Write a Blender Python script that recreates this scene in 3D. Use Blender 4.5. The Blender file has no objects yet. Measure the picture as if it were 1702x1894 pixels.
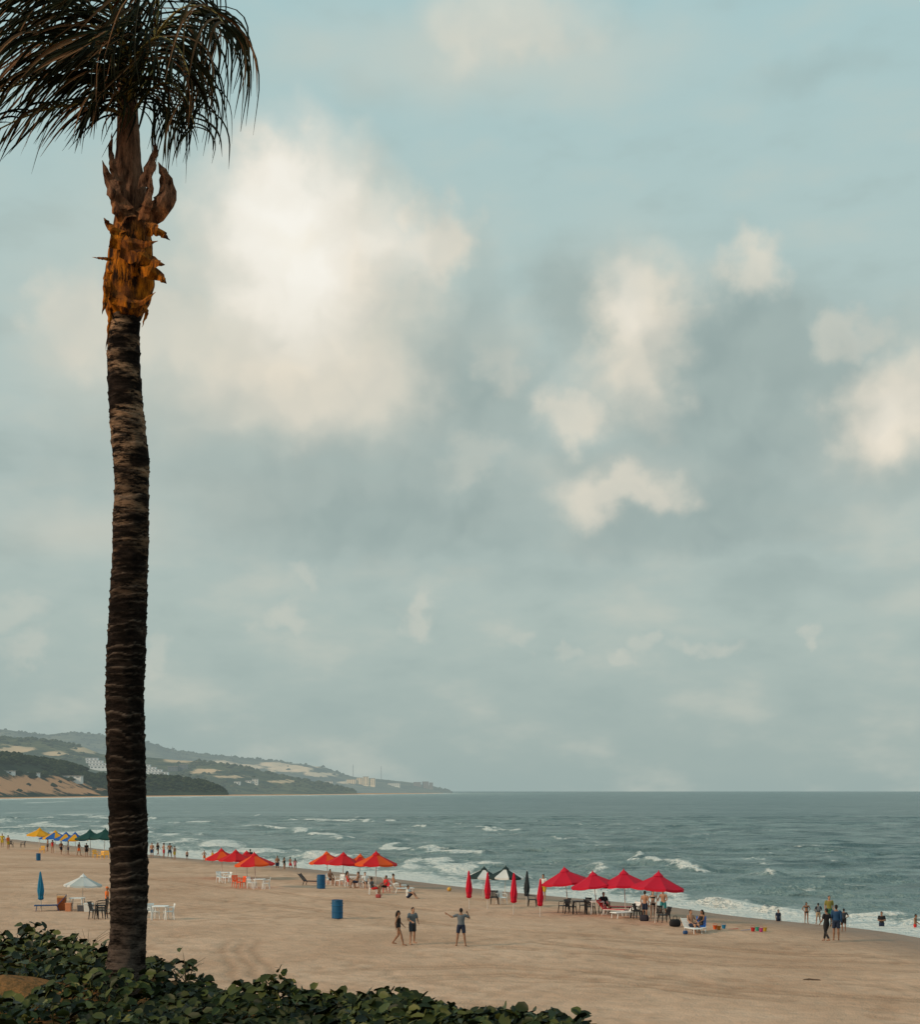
import bpy, math, random
import numpy as np
from mathutils import Vector, Matrix
random.seed(7); rng=np.random.default_rng(5)
F=2800.;CX=851.;HY=1463.;H=7.5
S=bpy.context.scene; C=S.collection; R=math.radians
def W(px,py,Y): return Vector(((px-CX)/F*Y,Y,H-(py-HY)/F*Y))
def lin(r,g,b):
    f=lambda c:(c/255/12.92) if c/255<=.04045 else ((c/255+.055)/1.055)**2.4
    return (f(r),f(g),f(b))
# ---------------------------------------------------------------- numpy noise
def hsh(ix,iy,s):
    n=(ix.astype(np.int64)*374761393+iy.astype(np.int64)*668265263+s*1274126177)&0xffffffff
    n=((n^(n>>13))*1274126177)&0xffffffff
    return ((n^(n>>16))&0xffffff)/float(0xffffff)
def vn(x,y,s=0):
    x=np.asarray(x,float);y=np.asarray(y,float)
    ix=np.floor(x);iy=np.floor(y);fx=x-ix;fy=y-iy
    fx=fx*fx*(3-2*fx);fy=fy*fy*(3-2*fy);ix=ix.astype(np.int64);iy=iy.astype(np.int64)
    a=hsh(ix,iy,s);b=hsh(ix+1,iy,s);c=hsh(ix,iy+1,s);d=hsh(ix+1,iy+1,s)
    return (a+(b-a)*fx)*(1-fy)+(c+(d-c)*fx)*fy
def fbm(x,y,o=4,s=0):
    t=0;a=.5;n=0
    for i in range(o):
        t=t+a*vn(x*2**i+i*17.3,y*2**i+i*9.1,s+i);n+=a;a*=.5
    return t/n
def sm(a,b,x):
    t=np.clip((x-a)/(b-a),0,1);return t*t*(3-2*t)
# ---------------------------------------------------------------- mesh builder
class MB:
    def __init__(s): s.v=[];s.f=[];s.m=[]
    def rings(s,rs,m=0,cap=True,closed=True):
        b=len(s.v);n=len(rs[0])
        for r in rs: s.v+=[tuple(p) for p in r]
        for i in range(len(rs)-1):
            for j in range(n if closed else n-1):
                k=(j+1)%n
                s.f.append((b+i*n+j,b+i*n+k,b+(i+1)*n+k,b+(i+1)*n+j));s.m.append(m)
        if cap:
            s.f.append(tuple(b+j for j in range(n))[::-1]);s.m.append(m)
            e=b+(len(rs)-1)*n;s.f.append(tuple(e+j for j in range(n)));s.m.append(m)
    def tube(s,pts,rad,n=8,m=0,flat=1.0,up=None):
        pts=[Vector(p) for p in pts]
        if not hasattr(rad,'__len__'): rad=[rad]*len(pts)
        rs=[];A=None
        for i,p in enumerate(pts):
            t=(pts[min(i+1,len(pts)-1)]-pts[max(i-1,0)]).normalized()
            if A is None:
                q=Vector(up) if up else (Vector((1,0,0)) if abs(t.x)<.9 else Vector((0,1,0)))
            else: q=A
            A=(q-t*q.dot(t)).normalized();B=t.cross(A)
            rs.append([p+(A*math.cos(a)+B*math.sin(a)*flat)*rad[i] for a in [2*math.pi*k/n for k in range(n)]])
        s.rings(rs,m)
    def box(s,c,d,M=None,m=0):
        c=Vector(c);hx,hy,hz=d[0]/2,d[1]/2,d[2]/2
        P=[Vector((x,y,z)) for z in(-hz,hz) for x,y in((-hx,-hy),(hx,-hy),(hx,hy),(-hx,hy))]
        if M: P=[M@p for p in P]
        b=len(s.v);s.v+=[tuple(p+c) for p in P]
        for f in((3,2,1,0),(4,5,6,7),(0,1,5,4),(1,2,6,5),(2,3,7,6),(3,0,4,7)): s.f.append(tuple(b+i for i in f));s.m.append(m)
    def lathe(s,prof,n=16,m=0,c=(0,0,0)):
        s.rings([[(c[0]+r*math.cos(2*math.pi*k/n),c[1]+r*math.sin(2*math.pi*k/n),c[2]+z) for k in range(n)] for r,z in prof],m)
    def ell(s,c,r,n=12,k=8,m=0,M=None):
        c=Vector(c);rs=[]
        for i in range(k+1):
            a=-math.pi/2+math.pi*(i+.02)/(k+.04)
            q=[Vector((r[0]*math.cos(a)*math.cos(2*math.pi*j/n),r[1]*math.cos(a)*math.sin(2*math.pi*j/n),r[2]*math.sin(a))) for j in range(n)]
            if M: q=[M@p for p in q]
            rs.append([c+p for p in q])
        s.rings(rs,m)
    def mesh(s,name,nm=1,smooth=False):
        me=bpy.data.meshes.new(name);me.from_pydata(s.v,[],s.f)
        for i in range(nm): me.materials.append(None)
        me.polygons.foreach_set('material_index',s.m)
        if smooth: me.polygons.foreach_set('use_smooth',[True]*len(s.f))
        me.update();return me
MC={}
def cached(key,fn):
    if key not in MC: MC[key]=fn()
    return MC[key]
def obj(name,me,mats,parent=None,loc=None,rot=None,sc=None):
    if isinstance(me,MB): me=me.mesh(name,max([0]+me.m)+1)
    o=bpy.data.objects.new(name,me);C.objects.link(o)
    if not isinstance(mats,(list,tuple)): mats=[mats]
    while len(me.materials)<len(mats): me.materials.append(None)
    for i in range(len(o.material_slots)):
        o.material_slots[i].link='OBJECT';o.material_slots[i].material=mats[min(i,len(mats)-1)]
    if parent: o.parent=parent
    if loc is not None:o.location=loc
    if rot is not None:o.rotation_euler=rot
    if sc is not None:o.scale=(sc,sc,sc) if not hasattr(sc,'__len__') else sc
    return o
def tag(o,label,cat,group=None,kind=None):
    if label:o['label']=label
    if cat:o['category']=cat
    if group:o['group']=group
    if kind:o['kind']=kind
    return o
def root(name,label,cat,loc,rz=0,group=None,sc=1,tilt=(0,0)):
    o=bpy.data.objects.new(name,None);C.objects.link(o);o.location=loc
    o.rotation_euler=(tilt[0],tilt[1],rz);o.scale=(sc,sc,sc);o.empty_display_size=.2
    return tag(o,label,cat,group)
# ---------------------------------------------------------------- materials
def nn(nt,t,ins=None,**at):
    n=nt.nodes.new('ShaderNode'+t)
    for k,v in at.items(): setattr(n,k,v)
    for k,v in (ins or {}).items():
        if isinstance(v,bpy.types.NodeSocket): nt.links.new(v,n.inputs[k])
        else: n.inputs[k].default_value=v
    return n
def c4(c): return (c[0],c[1],c[2],1)
def mixc(nt,f,a,b,bt='MIX'):
    n=nt.nodes.new('ShaderNodeMix');n.data_type='RGBA';n.blend_type=bt
    for i,v in ((0,f),(6,a),(7,b)):
        if isinstance(v,bpy.types.NodeSocket): nt.links.new(v,n.inputs[i])
        else: n.inputs[i].default_value=v if i==0 else c4(v)
    return n.outputs[2]
def mth(nt,op,a,b=0.,c=0.,clamp=False):
    n=nn(nt,'Math',operation=op,use_clamp=clamp)
    for i,v in enumerate((a,b,c)):
        if isinstance(v,bpy.types.NodeSocket): nt.links.new(v,n.inputs[i])
        else:n.inputs[i].default_value=v
    return n.outputs[0]
def newmat(name):
    m=bpy.data.materials.new(name);m.use_nodes=True;nt=m.node_tree
    return m,nt,nt.nodes['Principled BSDF'],nt.nodes['Material Output']
PM={}
def pm(c,rough=.6,var=.2,scale=6.,trans=0.,bump=0.,name='paint'):
    k=(tuple(c),rough,var,scale,trans,bump)
    if k in PM:return PM[k]
    m,nt,b,out=newmat(name)
    tc=nn(nt,'TexCoord');no=nn(nt,'TexNoise',{'Vector':tc.outputs['Object'],'Scale':scale,'Detail':4.})
    col=mixc(nt,no.outputs[0],[x*(1-var) for x in c],[min(1,x*(1+var)) for x in c])
    nt.links.new(col,b.inputs['Base Color']);b.inputs['Roughness'].default_value=rough
    b.inputs['Specular IOR Level'].default_value=.3
    if trans:
        t=nn(nt,'BsdfTranslucent',{'Color':col});mx=nn(nt,'MixShader',{0:trans,1:b.outputs[0],2:t.outputs[0]})
        nt.links.new(mx.outputs[0],out.inputs[0])
    PM[k]=m;return m
# ---------------------------------------------------------------- shoreline and terrain
near=[(2300,1850),(1702,1733),(1600,1717),(1450,1703),(1340,1692),(1250,1677),(1000,1655),(850,1640),(700,1621),(560,1605),(430,1594),(300,1583),(200,1571),(100,1560),(0,1549)]
sh=[(400,-400),(120,-40),(60,25)]+[((px-CX)/F*(H*F/(py-HY)),H*F/(py-HY)) for px,py in near]+[(-100,275),(-165,360),(-260,540),(-370,800),(-440,1100),(-465,1500),(-440,2000),(-300,3000),(-130,4500),(-45,5600),(-90,6300),(-400,7200),(-1500,9000),(-6000,14000)]
for _ in range(2):
    q=[sh[0]]
    for a,b in zip(sh[:-1],sh[1:]):
        q+=[(a[0]*.75+b[0]*.25,a[1]*.75+b[1]*.25),(a[0]*.25+b[0]*.75,a[1]*.25+b[1]*.75)]
    sh=q+[sh[-1]]
poly=sh+[(-60000,14000),(-60000,-3000),(400,-3000)]
def sdf(x,y):
    x=np.asarray(x,float);y=np.asarray(y,float);d=np.full(x.shape,1e12)
    for (ax,ay),(bx,by) in zip(sh[:-1],sh[1:]):
        ex,ey=bx-ax,by-ay;t=np.clip(((x-ax)*ex+(y-ay)*ey)/(ex*ex+ey*ey),0,1)
        d=np.minimum(d,(x-ax-t*ex)**2+(y-ay-t*ey)**2)
    ins=np.zeros(x.shape,bool)
    for i in range(len(poly)):
        ax,ay=poly[i];bx,by=poly[(i+1)%len(poly)]
        if ay==by: continue
        c=((ay>y)!=(by>y))&(x<(bx-ax)*(y-ay)/(by-ay)+ax);ins^=c
    return np.where(ins,1,-1)*np.sqrt(d)
EX=[-60,-12,-5.3,-2.7,-1.8,-1,.5,.85,1.3,3,30];EY=[30,24,17.3,14.0,12.4,11.7,11.1,10.4,9.3,7,3]
def edge(x): return np.interp(x,EX,EY)
TZ=5.76
def terr(x,y):
    t=y-edge(x)
    z=TZ-.5*np.maximum(0,t)+.06*(fbm(x*1.3,y*1.3,3,3)-.5)
    z=z+.22*np.exp(-(((x+3.75)/.55)**2+((y-12.6)/.6)**2))
    return z
def gz(x,y,d=None):
    if d is None:d=sdf(x,y)
    b=np.where(d>0,.62*(1-np.exp(-np.maximum(d,0)*.09)),np.maximum(-3,d*.08))
    b=b+np.clip(d/8,0,1)*(.10*(fbm(x/2.5,y/2.5,4,11)-.5)+.2*(fbm(x/14,y/14,2,12)-.5))
    return np.where(y<60,np.maximum(b,terr(x,y)),b)
def at(px,py,depth=None):
    z=.5
    for _ in range(14):
        Y=(H-max(z,0))*F/(py-HY);x=(px-CX)/F*Y
        z=float(gz(np.array([x]),np.array([Y]))[0])
    if depth is not None:z=-depth
    return Vector((x,Y,z))
def geo(a,b,r):
    o=[a]
    while o[-1]<b:o.append(o[-1]+max(abs(o[-1])*r,.5))
    return o
def gridmesh(name,xs,ys,zf,cull=None):
    X,Y=np.meshgrid(xs,ys);d=sdf(X.ravel(),Y.ravel()).reshape(X.shape)
    Z,attrs=zf(X,Y,d);n=len(xs);m=len(ys)
    co=np.stack([X,Y,Z],-1).reshape(-1,3)
    i=np.arange(m-1)[:,None]*n+np.arange(n-1)[None,:]
    f=np.stack([i,i+1,i+n+1,i+n],-1).reshape(-1,4)
    if cull is not None:
        k=cull(X,Y,d).ravel();f=f[~k[f].all(1)]
    me=bpy.data.meshes.new(name);me.vertices.add(len(co));me.vertices.foreach_set('co',co.ravel())
    me.loops.add(f.size);me.loops.foreach_set('vertex_index',f.ravel().astype(np.int32))
    me.polygons.add(len(f));me.polygons.foreach_set('loop_start',np.arange(0,f.size,4,dtype=np.int32))
    me.polygons.foreach_set('use_smooth',np.ones(len(f),bool))
    me.update(calc_edges=True)
    for k,v in attrs.items():
        a=me.attributes.new(k,'FLOAT','POINT');a.data.foreach_set('value',v.ravel().astype(np.float32))
    me.materials.append(None);return me
def segd(X,Y,pts):
    d=np.full(X.shape,1e9)
    for (ax,ay),(bx,by) in zip(pts[:-1],pts[1:]):
        ex,ey=bx-ax,by-ay;t=np.clip(((X-ax)*ex+(Y-ay)*ey)/(ex*ex+ey*ey),0,1)
        d=np.minimum(d,np.hypot(X-ax-t*ex,Y-ay-t*ey))
    return d
def gp(px,py,z=.55):
    Y=(H-z)*F/(py-HY);return((px-CX)/F*Y,Y)
tracks=[[gp(455,1740),gp(462,1765),gp(475,1790),gp(500,1815),gp(540,1840)],[gp(425,1742),gp(434,1775),gp(446,1800),gp(470,1830)],
 [gp(950,1752),gp(1150,1764),gp(1350,1780),gp(1702,1790)],[gp(1000,1740),gp(1200,1757),gp(1450,1768),gp(1702,1772)],
 [gp(1100,1735),gp(1300,1745),gp(1500,1756),gp(1702,1760)],[gp(700,1790),gp(900,1786),gp(1150,1800),gp(1400,1830),gp(1702,1850)],
 [gp(740,1806),gp(950,1800),gp(1200,1818),gp(1450,1852)],[gp(20,1640),gp(300,1655),gp(560,1680),gp(900,1715),gp(1250,1735)],[gp(0,1600),gp(300,1625),gp(600,1660),gp(800,1680)]]
def zground(X,Y,d):
    Z=gz(X,Y,d);tr=np.zeros(X.shape);k=(Y>40)&(Y<200)&(d>1)
    xx,yy=X[k],Y[k];wx=xx+1.2*(fbm(xx/6,yy/6,2,31)-.5);wy=yy+1.5*(fbm(xx/5,yy/5,2,32)-.5)
    t=np.zeros(xx.shape)
    for p in tracks: 
        q=segd(wx,wy,p);t=np.maximum(t,np.exp(-((q-.35)/.22)**2)*(.4+.6*vn(xx/2,yy/2,33)))
    foot=sm(.58,.8,vn(xx/.55,yy/.7,41))*.6*sm(.35,.6,fbm(xx/5,yy/5,2,42))
    c0=gp(1440,1738);pt=np.exp(-((xx-c0[0])/6.)**2-((yy-c0[1])/3.)**2)*(.35+.6*fbm(xx/1.6,yy/.7,3,44))
    tr[k]=np.clip(t+foot*.8+pt*.8,0,1);Z=Z-tr*.06*(d>1)
    soil=sm(1.2,2.5,Z)*(Y<60)
    wet=1-sm(1.5,8,d+3*(fbm(X/6,Y/6,3,35)-.5))
    far=sm(300,900,Y)
    return Z,{'wet':wet*(1-far*.7),'soil':soil,'track':tr,'coast':far}
xs=sorted(set(np.round([-x for x in geo(30,40000,.05)]+list(np.arange(-30,26,.2))+geo(26,40000,.06),3)))
ys=sorted(set(np.round([-x for x in geo(2,3000,.25)]+list(np.arange(-2,5,.5))+list(np.arange(5,20,.2))+list(np.arange(20,44,.5))+list(np.arange(44,125,.27))+list(np.arange(125,260,.9))+geo(260,40000,.035),3)))
ground_me=gridmesh('ground',np.array(xs),np.array(ys),zground)
m,nt,b,out=newmat('sand')
g=nn(nt,'NewGeometry');P=g.outputs['Position']
def attr(n): return nn(nt,'Attribute',attribute_name=n).outputs['Fac']
n1=nn(nt,'TexNoise',{'Vector':P,'Scale':.12,'Detail':7.,'Roughness':.6}).outputs[0]
n2=nn(nt,'TexNoise',{'Vector':P,'Scale':1.3,'Detail':4.,'Roughness':.55}).outputs[0]
n3=nn(nt,'TexNoise',{'Vector':P,'Scale':14.,'Detail':3.}).outputs[0]
mr=nn(nt,'MapRange',{0:n1,1:.35,2:.65}).outputs[0]
col=mixc(nt,mr,(.48,.30,.20),(.61,.405,.285))
col=mixc(nt,nn(nt,'MapRange',{0:n2,1:.38,2:.72,3:0.,4:.35}).outputs[0],col,(.34,.20,.13))
col=mixc(nt,mth(nt,'MULTIPLY',attr('track'),.6),col,(.26,.145,.085))
col=mixc(nt,mth(nt,'MULTIPLY',attr('wet'),.8),col,(.21,.135,.095))
col=mixc(nt,mth(nt,'MULTIPLY',attr('coast'),.6),col,(.55,.30,.17))
col=mixc(nt,attr('soil'),col,mixc(nt,n2,(.03,.02,.01),(.40,.18,.06)))
nt.links.new(col,b.inputs['Base Color'])
nt.links.new(mth(nt,'SUBTRACT',.95,mth(nt,'MULTIPLY',attr('wet'),.45)),b.inputs['Roughness']);b.inputs['Specular IOR Level'].default_value=.1
hh=mth(nt,'ADD',n2,mth(nt,'MULTIPLY',n3,.25))
bp=nn(nt,'Bump',{'Height':hh,'Strength':1.,'Distance':.14});nt.links.new(bp.outputs[0],b.inputs['Normal'])
tag(obj('ground',ground_me,m),'pale tan beach sand rising to a planted bank in the foreground','sand',kind='structure')
# ---------------------------------------------------------------- sea
patch=[(1345,1676,62,10,1),(1290,1661,34,6,.9),(1400,1690,60,7,1),(1180,1652,50,3,.6),(830,1618,50,6,1),(770,1612,40,5,.9),(700,1607,50,4,.9),(600,1592,60,4,.95),(500,1580,55,3.5,.95),(420,1567,60,4,1),(330,1558,60,4,1),(290,1546,50,3,.95),(210,1532,50,3,.9),(140,1506,24,4,1),(150,1520,50,2.4,.9),(60,1502,38,2.2,.95),(40,1532,80,3,.95),(20,1516,50,2.2,.9),(120,1545,70,3,.9),(90,1484,30,1.5,.9),(330,1475,30,1.,.7),(10,1478,30,1.4,.9),(1546,1557,10,1.8,.9),(1000,1521,10,.9,.5),(790,1556,10,.9,.5),(1440,1570,12,.8,.5),(600,1520,10,.8,.5),(1250,1530,12,.7,.45),(420,1505,14,.9,.6),(1620,1702,50,3,.8),(1690,1714,50,4,.8),(1500,1700,60,3,.7)]
def zsea(X,Y,d):
    s=-d;Wd=np.interp(Y,[0,70,110,160,220,400,1000,5000],[18,18,20,30,55,110,180,200])
    wx=X+7*(fbm(X/12,Y/12,3,51)-.5);wy=Y+5*(fbm(X/9,Y/9,3,52)-.5)
    dy=np.gradient(Y,axis=0)
    w1=fbm(wx/14,wy/4.5,3,53)-.5;w2=1-2*np.abs(vn(wx/9,wy/3.2,54)-.5);w3=1-2*np.abs(vn(wx/3.4,wy/1.3,55)-.5)
    A=np.clip(s/12,0,1)
    Z=A*(1.0*w1*sm(2.2,1.0,dy)+.60*(w2-.5)*sm(1.5,.6,dy)+.32*(w3-.5)*sm(1.0,.4,dy))
    fo=np.zeros(X.shape)
    al=fbm(X/16,Y/24,3,56);br=fbm(X/4,Y/3,3,61);lf=sm(110,220,Y)*.09
    q=s/Wd
    for c,wd,th in((.42,.05,.50),(.75,.035,.56),(1.15,.02,.60)):
        mk=sm(th,th+.1,fbm(X/14+c*31,Y/26,3,57)+lf);qq=q-c-.35*(fbm(X/14,Y/14,3,58+int(c*10))-.5)
        Z=Z+mk*.5*np.exp(-(qq/(wd*1.4))**2)*A
        fo=np.maximum(fo,mk*np.exp(-((qq+wd*.4)/wd)**2)*.85*(.55+.8*br))
    fo=np.maximum(fo,1.05*sm(.45,.0,q+.26*(al-.5))*(s>-3))
    fo=np.maximum(fo,.50*sm(1.,.1,q))
    fo=np.maximum(fo,.50*sm(.62,.74,fbm(X/5,Y/2.2,3,62))*sm(600,300,Y))
    for px,py,a,h,st in patch:
        cx,cy=gp(px,py,0);rx=a*cy/F;ry=h/(py-HY)*cy
        e=np.exp(-(((wx-cx)/rx)**2+((wy-cy)/ry)**2)*1.3);fo=np.maximum(fo,e*st*(.6+.8*br))
        if py>1560: Z=Z+np.exp(-(((wx-cx)/rx)**2+((wy-cy-ry*.2)/max(1.,ry*.55))**2))*.6*st*(s>3)
    return Z,{'foam':np.clip(fo,0,1),'shal':np.clip(1-s/(Wd*2.6),0,1)}
xs=sorted(set(np.round([-x for x in geo(90,40000,.05)]+list(np.arange(-90,50,.42))+geo(50,40000,.05),3)))
ys=sorted(set(np.round([-x for x in geo(2,3000,.3)]+list(np.arange(0,66,4))+list(np.arange(66,200,.33))+list(np.arange(200,440,.8))+geo(440,45000,.02),3)))
sea_me=gridmesh('sea',np.array(xs),np.array(ys),zsea,cull=lambda X,Y,d:d>14)
m,nt,b,out=newmat('sea_water')
g=nn(nt,'NewGeometry');P=g.outputs['Position']
mp=nn(nt,'Mapping',{'Vector':P,'Scale':(.30,1.,1.)}).outputs[0]
a1=nn(nt,'TexNoise',{'Vector':mp,'Scale':.016,'Detail':11.,'Roughness':.92}).outputs[0]
a2=nn(nt,'TexNoise',{'Vector':mp,'Scale':.40,'Detail':5.,'Roughness':.7}).outputs[0]
a3=nn(nt,'TexNoise',{'Vector':P,'Scale':1.1,'Detail':5.,'Roughness':.7}).outputs[0]
col=mixc(nt,nn(nt,'MapRange',{0:a2,1:.40,2:.60}).outputs[0],(.030,.078,.092),(.26,.36,.36))
col=mixc(nt,nn(nt,'MapRange',{0:a1,1:.46,2:.56,3:0.,4:.75}).outputs[0],col,(.042,.105,.122))
col=mixc(nt,mth(nt,'MULTIPLY',attr('shal'),.5),col,(.31,.39,.365))
wc=nn(nt,'MapRange',{0:a1,1:.43,2:.37,3:0.,4:.5}).outputs[0]
col=mixc(nt,wc,col,(.36,.46,.46))
fm=mth(nt,'ADD',attr('foam'),mth(nt,'MULTIPLY',mth(nt,'SUBTRACT',a3,.5),1.5))
fm=nn(nt,'MapRange',{0:fm,1:.42,2:.74},interpolation_type='SMOOTHSTEP').outputs[0]
col=mixc(nt,fm,col,(.74,.75,.71))
nt.links.new(col,b.inputs['Base Color']);b.inputs['Specular IOR Level'].default_value=.3
nt.links.new(mth(nt,'ADD',.30,mth(nt,'MULTIPLY',fm,.5)),b.inputs['Roughness'])
bp=nn(nt,'Bump',{'Height':mth(nt,'ADD',a2,mth(nt,'MULTIPLY',a3,.35)),'Strength':1.,'Distance':2.2});nt.links.new(bp.outputs[0],b.inputs['Normal'])
tag(obj('sea',sea_me,m),'choppy grey green sea with white surf along the sand','sea',kind='structure')
# ---------------------------------------------------------------- hills
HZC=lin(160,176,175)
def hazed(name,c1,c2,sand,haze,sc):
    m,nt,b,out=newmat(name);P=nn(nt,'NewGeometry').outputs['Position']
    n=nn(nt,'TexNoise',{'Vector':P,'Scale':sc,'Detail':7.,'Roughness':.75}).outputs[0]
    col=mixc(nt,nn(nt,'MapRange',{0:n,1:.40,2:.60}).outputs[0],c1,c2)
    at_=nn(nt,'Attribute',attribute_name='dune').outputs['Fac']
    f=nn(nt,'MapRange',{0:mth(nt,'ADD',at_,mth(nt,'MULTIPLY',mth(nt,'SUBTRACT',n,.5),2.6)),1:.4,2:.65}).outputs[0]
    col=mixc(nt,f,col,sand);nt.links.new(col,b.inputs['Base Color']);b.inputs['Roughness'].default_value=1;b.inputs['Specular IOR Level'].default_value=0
    e=nn(nt,'Emission',{'Color':c4(HZC),'Strength':.95});mx=nn(nt,'MixShader',{0:haze,1:b.outputs[0],2:e.outputs[0]})  # aerial haze painted in as a fixed glow per hill layer
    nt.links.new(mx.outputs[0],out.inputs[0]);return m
LAY={
 'near_hill':dict(cr=[(-900,1330),(-300,1380),(0,1399),(60,1402),(120,1412),(165,1428),(200,1434),(270,1436),(330,1438),(380,1446),(415,1458),(425,1466)],ft=[(-900,800),(-300,1200),(0,1620),(235,2200),(415,2650),(425,2700)],dep=650,dune=[(50,1452,110,17),(-80,1450,160,20),(140,1462,50,8)],amp=12,rng=(-900,425)),
 'middle_hill':dict(cr=[(-900,1320),(-300,1345),(0,1364),(60,1368),(110,1374),(150,1383),(185,1394),(270,1402),(330,1407),(400,1414),(450,1419),(500,1430),(560,1441),(620,1453),(660,1462)],ft=[(-900,2200),(0,2700),(415,2900),(571,3250),(665,4000)],dep=1200,dune=[(165,1387,34,7),(100,1394,25,6),(30,1387,40,6),(330,1406,30,4),(430,1436,40,4),(520,1445,30,3),(380,1426,30,4)],amp=18,rng=(-900,660)),
 'far_hill':dict(cr=[(-900,1330),(0,1349),(50,1355),(90,1359),(130,1354),(190,1360),(230,1364),(290,1378),(330,1391),(400,1398),(450,1403),(530,1410),(570,1415),(600,1422),(650,1436),(700,1442),(760,1447),(800,1454),(820,1459),(836,1463)],ft=[(-900,4300),(571,4600),(700,5000),(841,5800),(870,6000)],dep=1500,dune=[(405,1412,34,6),(460,1419,30,6),(540,1421,50,7),(590,1432,34,5),(500,1414,24,5),(640,1446,20,3)],amp=18,rng=(-900,838))}
def hillz(L,px,Y):
    cr=np.interp(px,*zip(*L['cr']));ft=np.interp(px,*zip(*L['ft']));Yc=ft+L['dep']
    hc=(HY-cr)/F*Yc+H;t=(Y-ft)/L['dep'];x=(px-CX)/F*Y
    up=sm(0,1,np.clip(t,0,1))**.75
    dn=1-.8*sm(1,2.2,t)
    n=(fbm(x/170,Y/170,5,71)-.5)*2*L['amp']*np.sin(np.pi*np.clip(t,0,1))**.7*sm(0,60,hc)
    n=n+(fbm(x/60,Y/60,3,75)-.5)*L['amp']*.5*sm(0,.2,t)*sm(0,60,hc)
    return np.where(t<0,-5+0*t,np.where(t<=1,hc*up,hc*dn)+n-3*(1-sm(0,.1,t)))
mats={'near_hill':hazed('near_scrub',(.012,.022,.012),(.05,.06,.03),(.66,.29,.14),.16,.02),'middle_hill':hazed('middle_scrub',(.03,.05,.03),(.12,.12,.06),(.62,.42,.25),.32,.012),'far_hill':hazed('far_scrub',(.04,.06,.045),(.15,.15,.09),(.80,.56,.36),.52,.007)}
for nme,L in LAY.items():
    pxs=np.arange(L['rng'][0],L['rng'][1]+1,3.);ts=np.linspace(-.05,2.2,90)
    PX,T=np.meshgrid(pxs,ts);ft=np.interp(PX,*zip(*L['ft']));Y=ft+T*L['dep'];X=(PX-CX)/F*Y;Z=hillz(L,PX,Y)
    PY=HY-(Z-H)/Y*F;du=np.zeros(PX.shape)
    for cx,cy,a,h in L['dune']: du=np.maximum(du,np.exp(-((PX-cx)/a)**2-((PY-cy)/h)**2)*1.1)
    n=len(pxs);i=np.arange(len(ts)-1)[:,None]*n+np.arange(n-1)[None,:];f=np.stack([i,i+1,i+n+1,i+n],-1).reshape(-1,4)
    me=bpy.data.meshes.new(nme);me.from_pydata(np.stack([X,Y,Z],-1).reshape(-1,3).tolist(),[],f.tolist())
    a=me.attributes.new('dune','FLOAT','POINT');a.data.foreach_set('value',du.ravel().astype(np.float32))
    me.polygons.foreach_set('use_smooth',[True]*len(f));me.materials.append(None)
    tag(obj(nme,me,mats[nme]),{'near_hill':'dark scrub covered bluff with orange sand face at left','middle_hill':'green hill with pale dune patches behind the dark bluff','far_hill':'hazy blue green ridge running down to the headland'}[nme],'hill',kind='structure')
def hill_at(L,px,py):
    ft=np.interp(px,*zip(*L['ft']));best=None
    Y=np.linspace(ft,ft+L['dep'],300);Z=hillz(L,np.full(300,float(px)),Y);ry=H-(py-HY)/F*Y
    k=np.argmax(Z>=ry) if (Z>=ry).any() else 299
    return Vector(((px-CX)/F*Y[k],Y[k],Z[k]))
# scrub clumps
clear=[(160,325,1392,1434),(430,490,1430,1452),(8,80,1416,1432)]
for nme,num,r0,r1,hz,cc in(('near_hill',1900,3,8,.15,((.010,.02,.010),(.05,.06,.028))),('middle_hill',1500,4,9,.32,((.02,.04,.022),(.10,.105,.055))),('far_hill',1300,4,9,.52,((.03,.05,.035),(.10,.11,.06)))):
    L=LAY[nme];mb=MB();k=0
    while k<num:
        px=random.uniform(-150,L['rng'][1]-5);t=random.random()**1.0
        ft=float(np.interp(px,*zip(*L['ft'])));Y=ft+t*L['dep']*1.02;z=float(hillz(L,np.array([px]),np.array([Y]))[0]);k+=1
        py=HY-(z-H)/Y*F
        if any(((px-c[0])/c[2])**2+((py-c[1])/c[3])**2<1.3 for c in L['dune']) and random.random()<.95: continue
        if z<6 or any(a_<px<b_ and c_<py<d_ for a_,b_,c_,d_ in clear): continue
        if nme[0]=='f' and 635<px<810: continue
        if nme[0]=='m' and random.random()<.3: continue
        r=random.uniform(r0,r1)*min(1,z/25+.3);c=((px-CX)/F*Y,Y,z+r*.1);rs=[]
        for a,rr in((-.2,.8),(.25,1.),(.6,.65),(.85,.2)):
            rs.append([(c[0]+r*rr*math.cos(j*1.047+a)*random.uniform(.7,1.25),c[1]+r*rr*math.sin(j*1.047+a)*random.uniform(.7,1.2),c[2]+r*a*.8*random.uniform(.7,1.2)) for j in range(6)])
        mb.rings(rs,0)
    tag(obj('hillside_scrub',mb,hazed('scrub_clumps',cc[0],cc[1],cc[1],hz,.05)),{'n':'dense dark bushes covering the near bluff','m':'scattered green bushes on the hill behind the bluff','f':'hazy bushes dotted over the farthest ridge'}[nme[0]],'scrub',kind='stuff')
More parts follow.
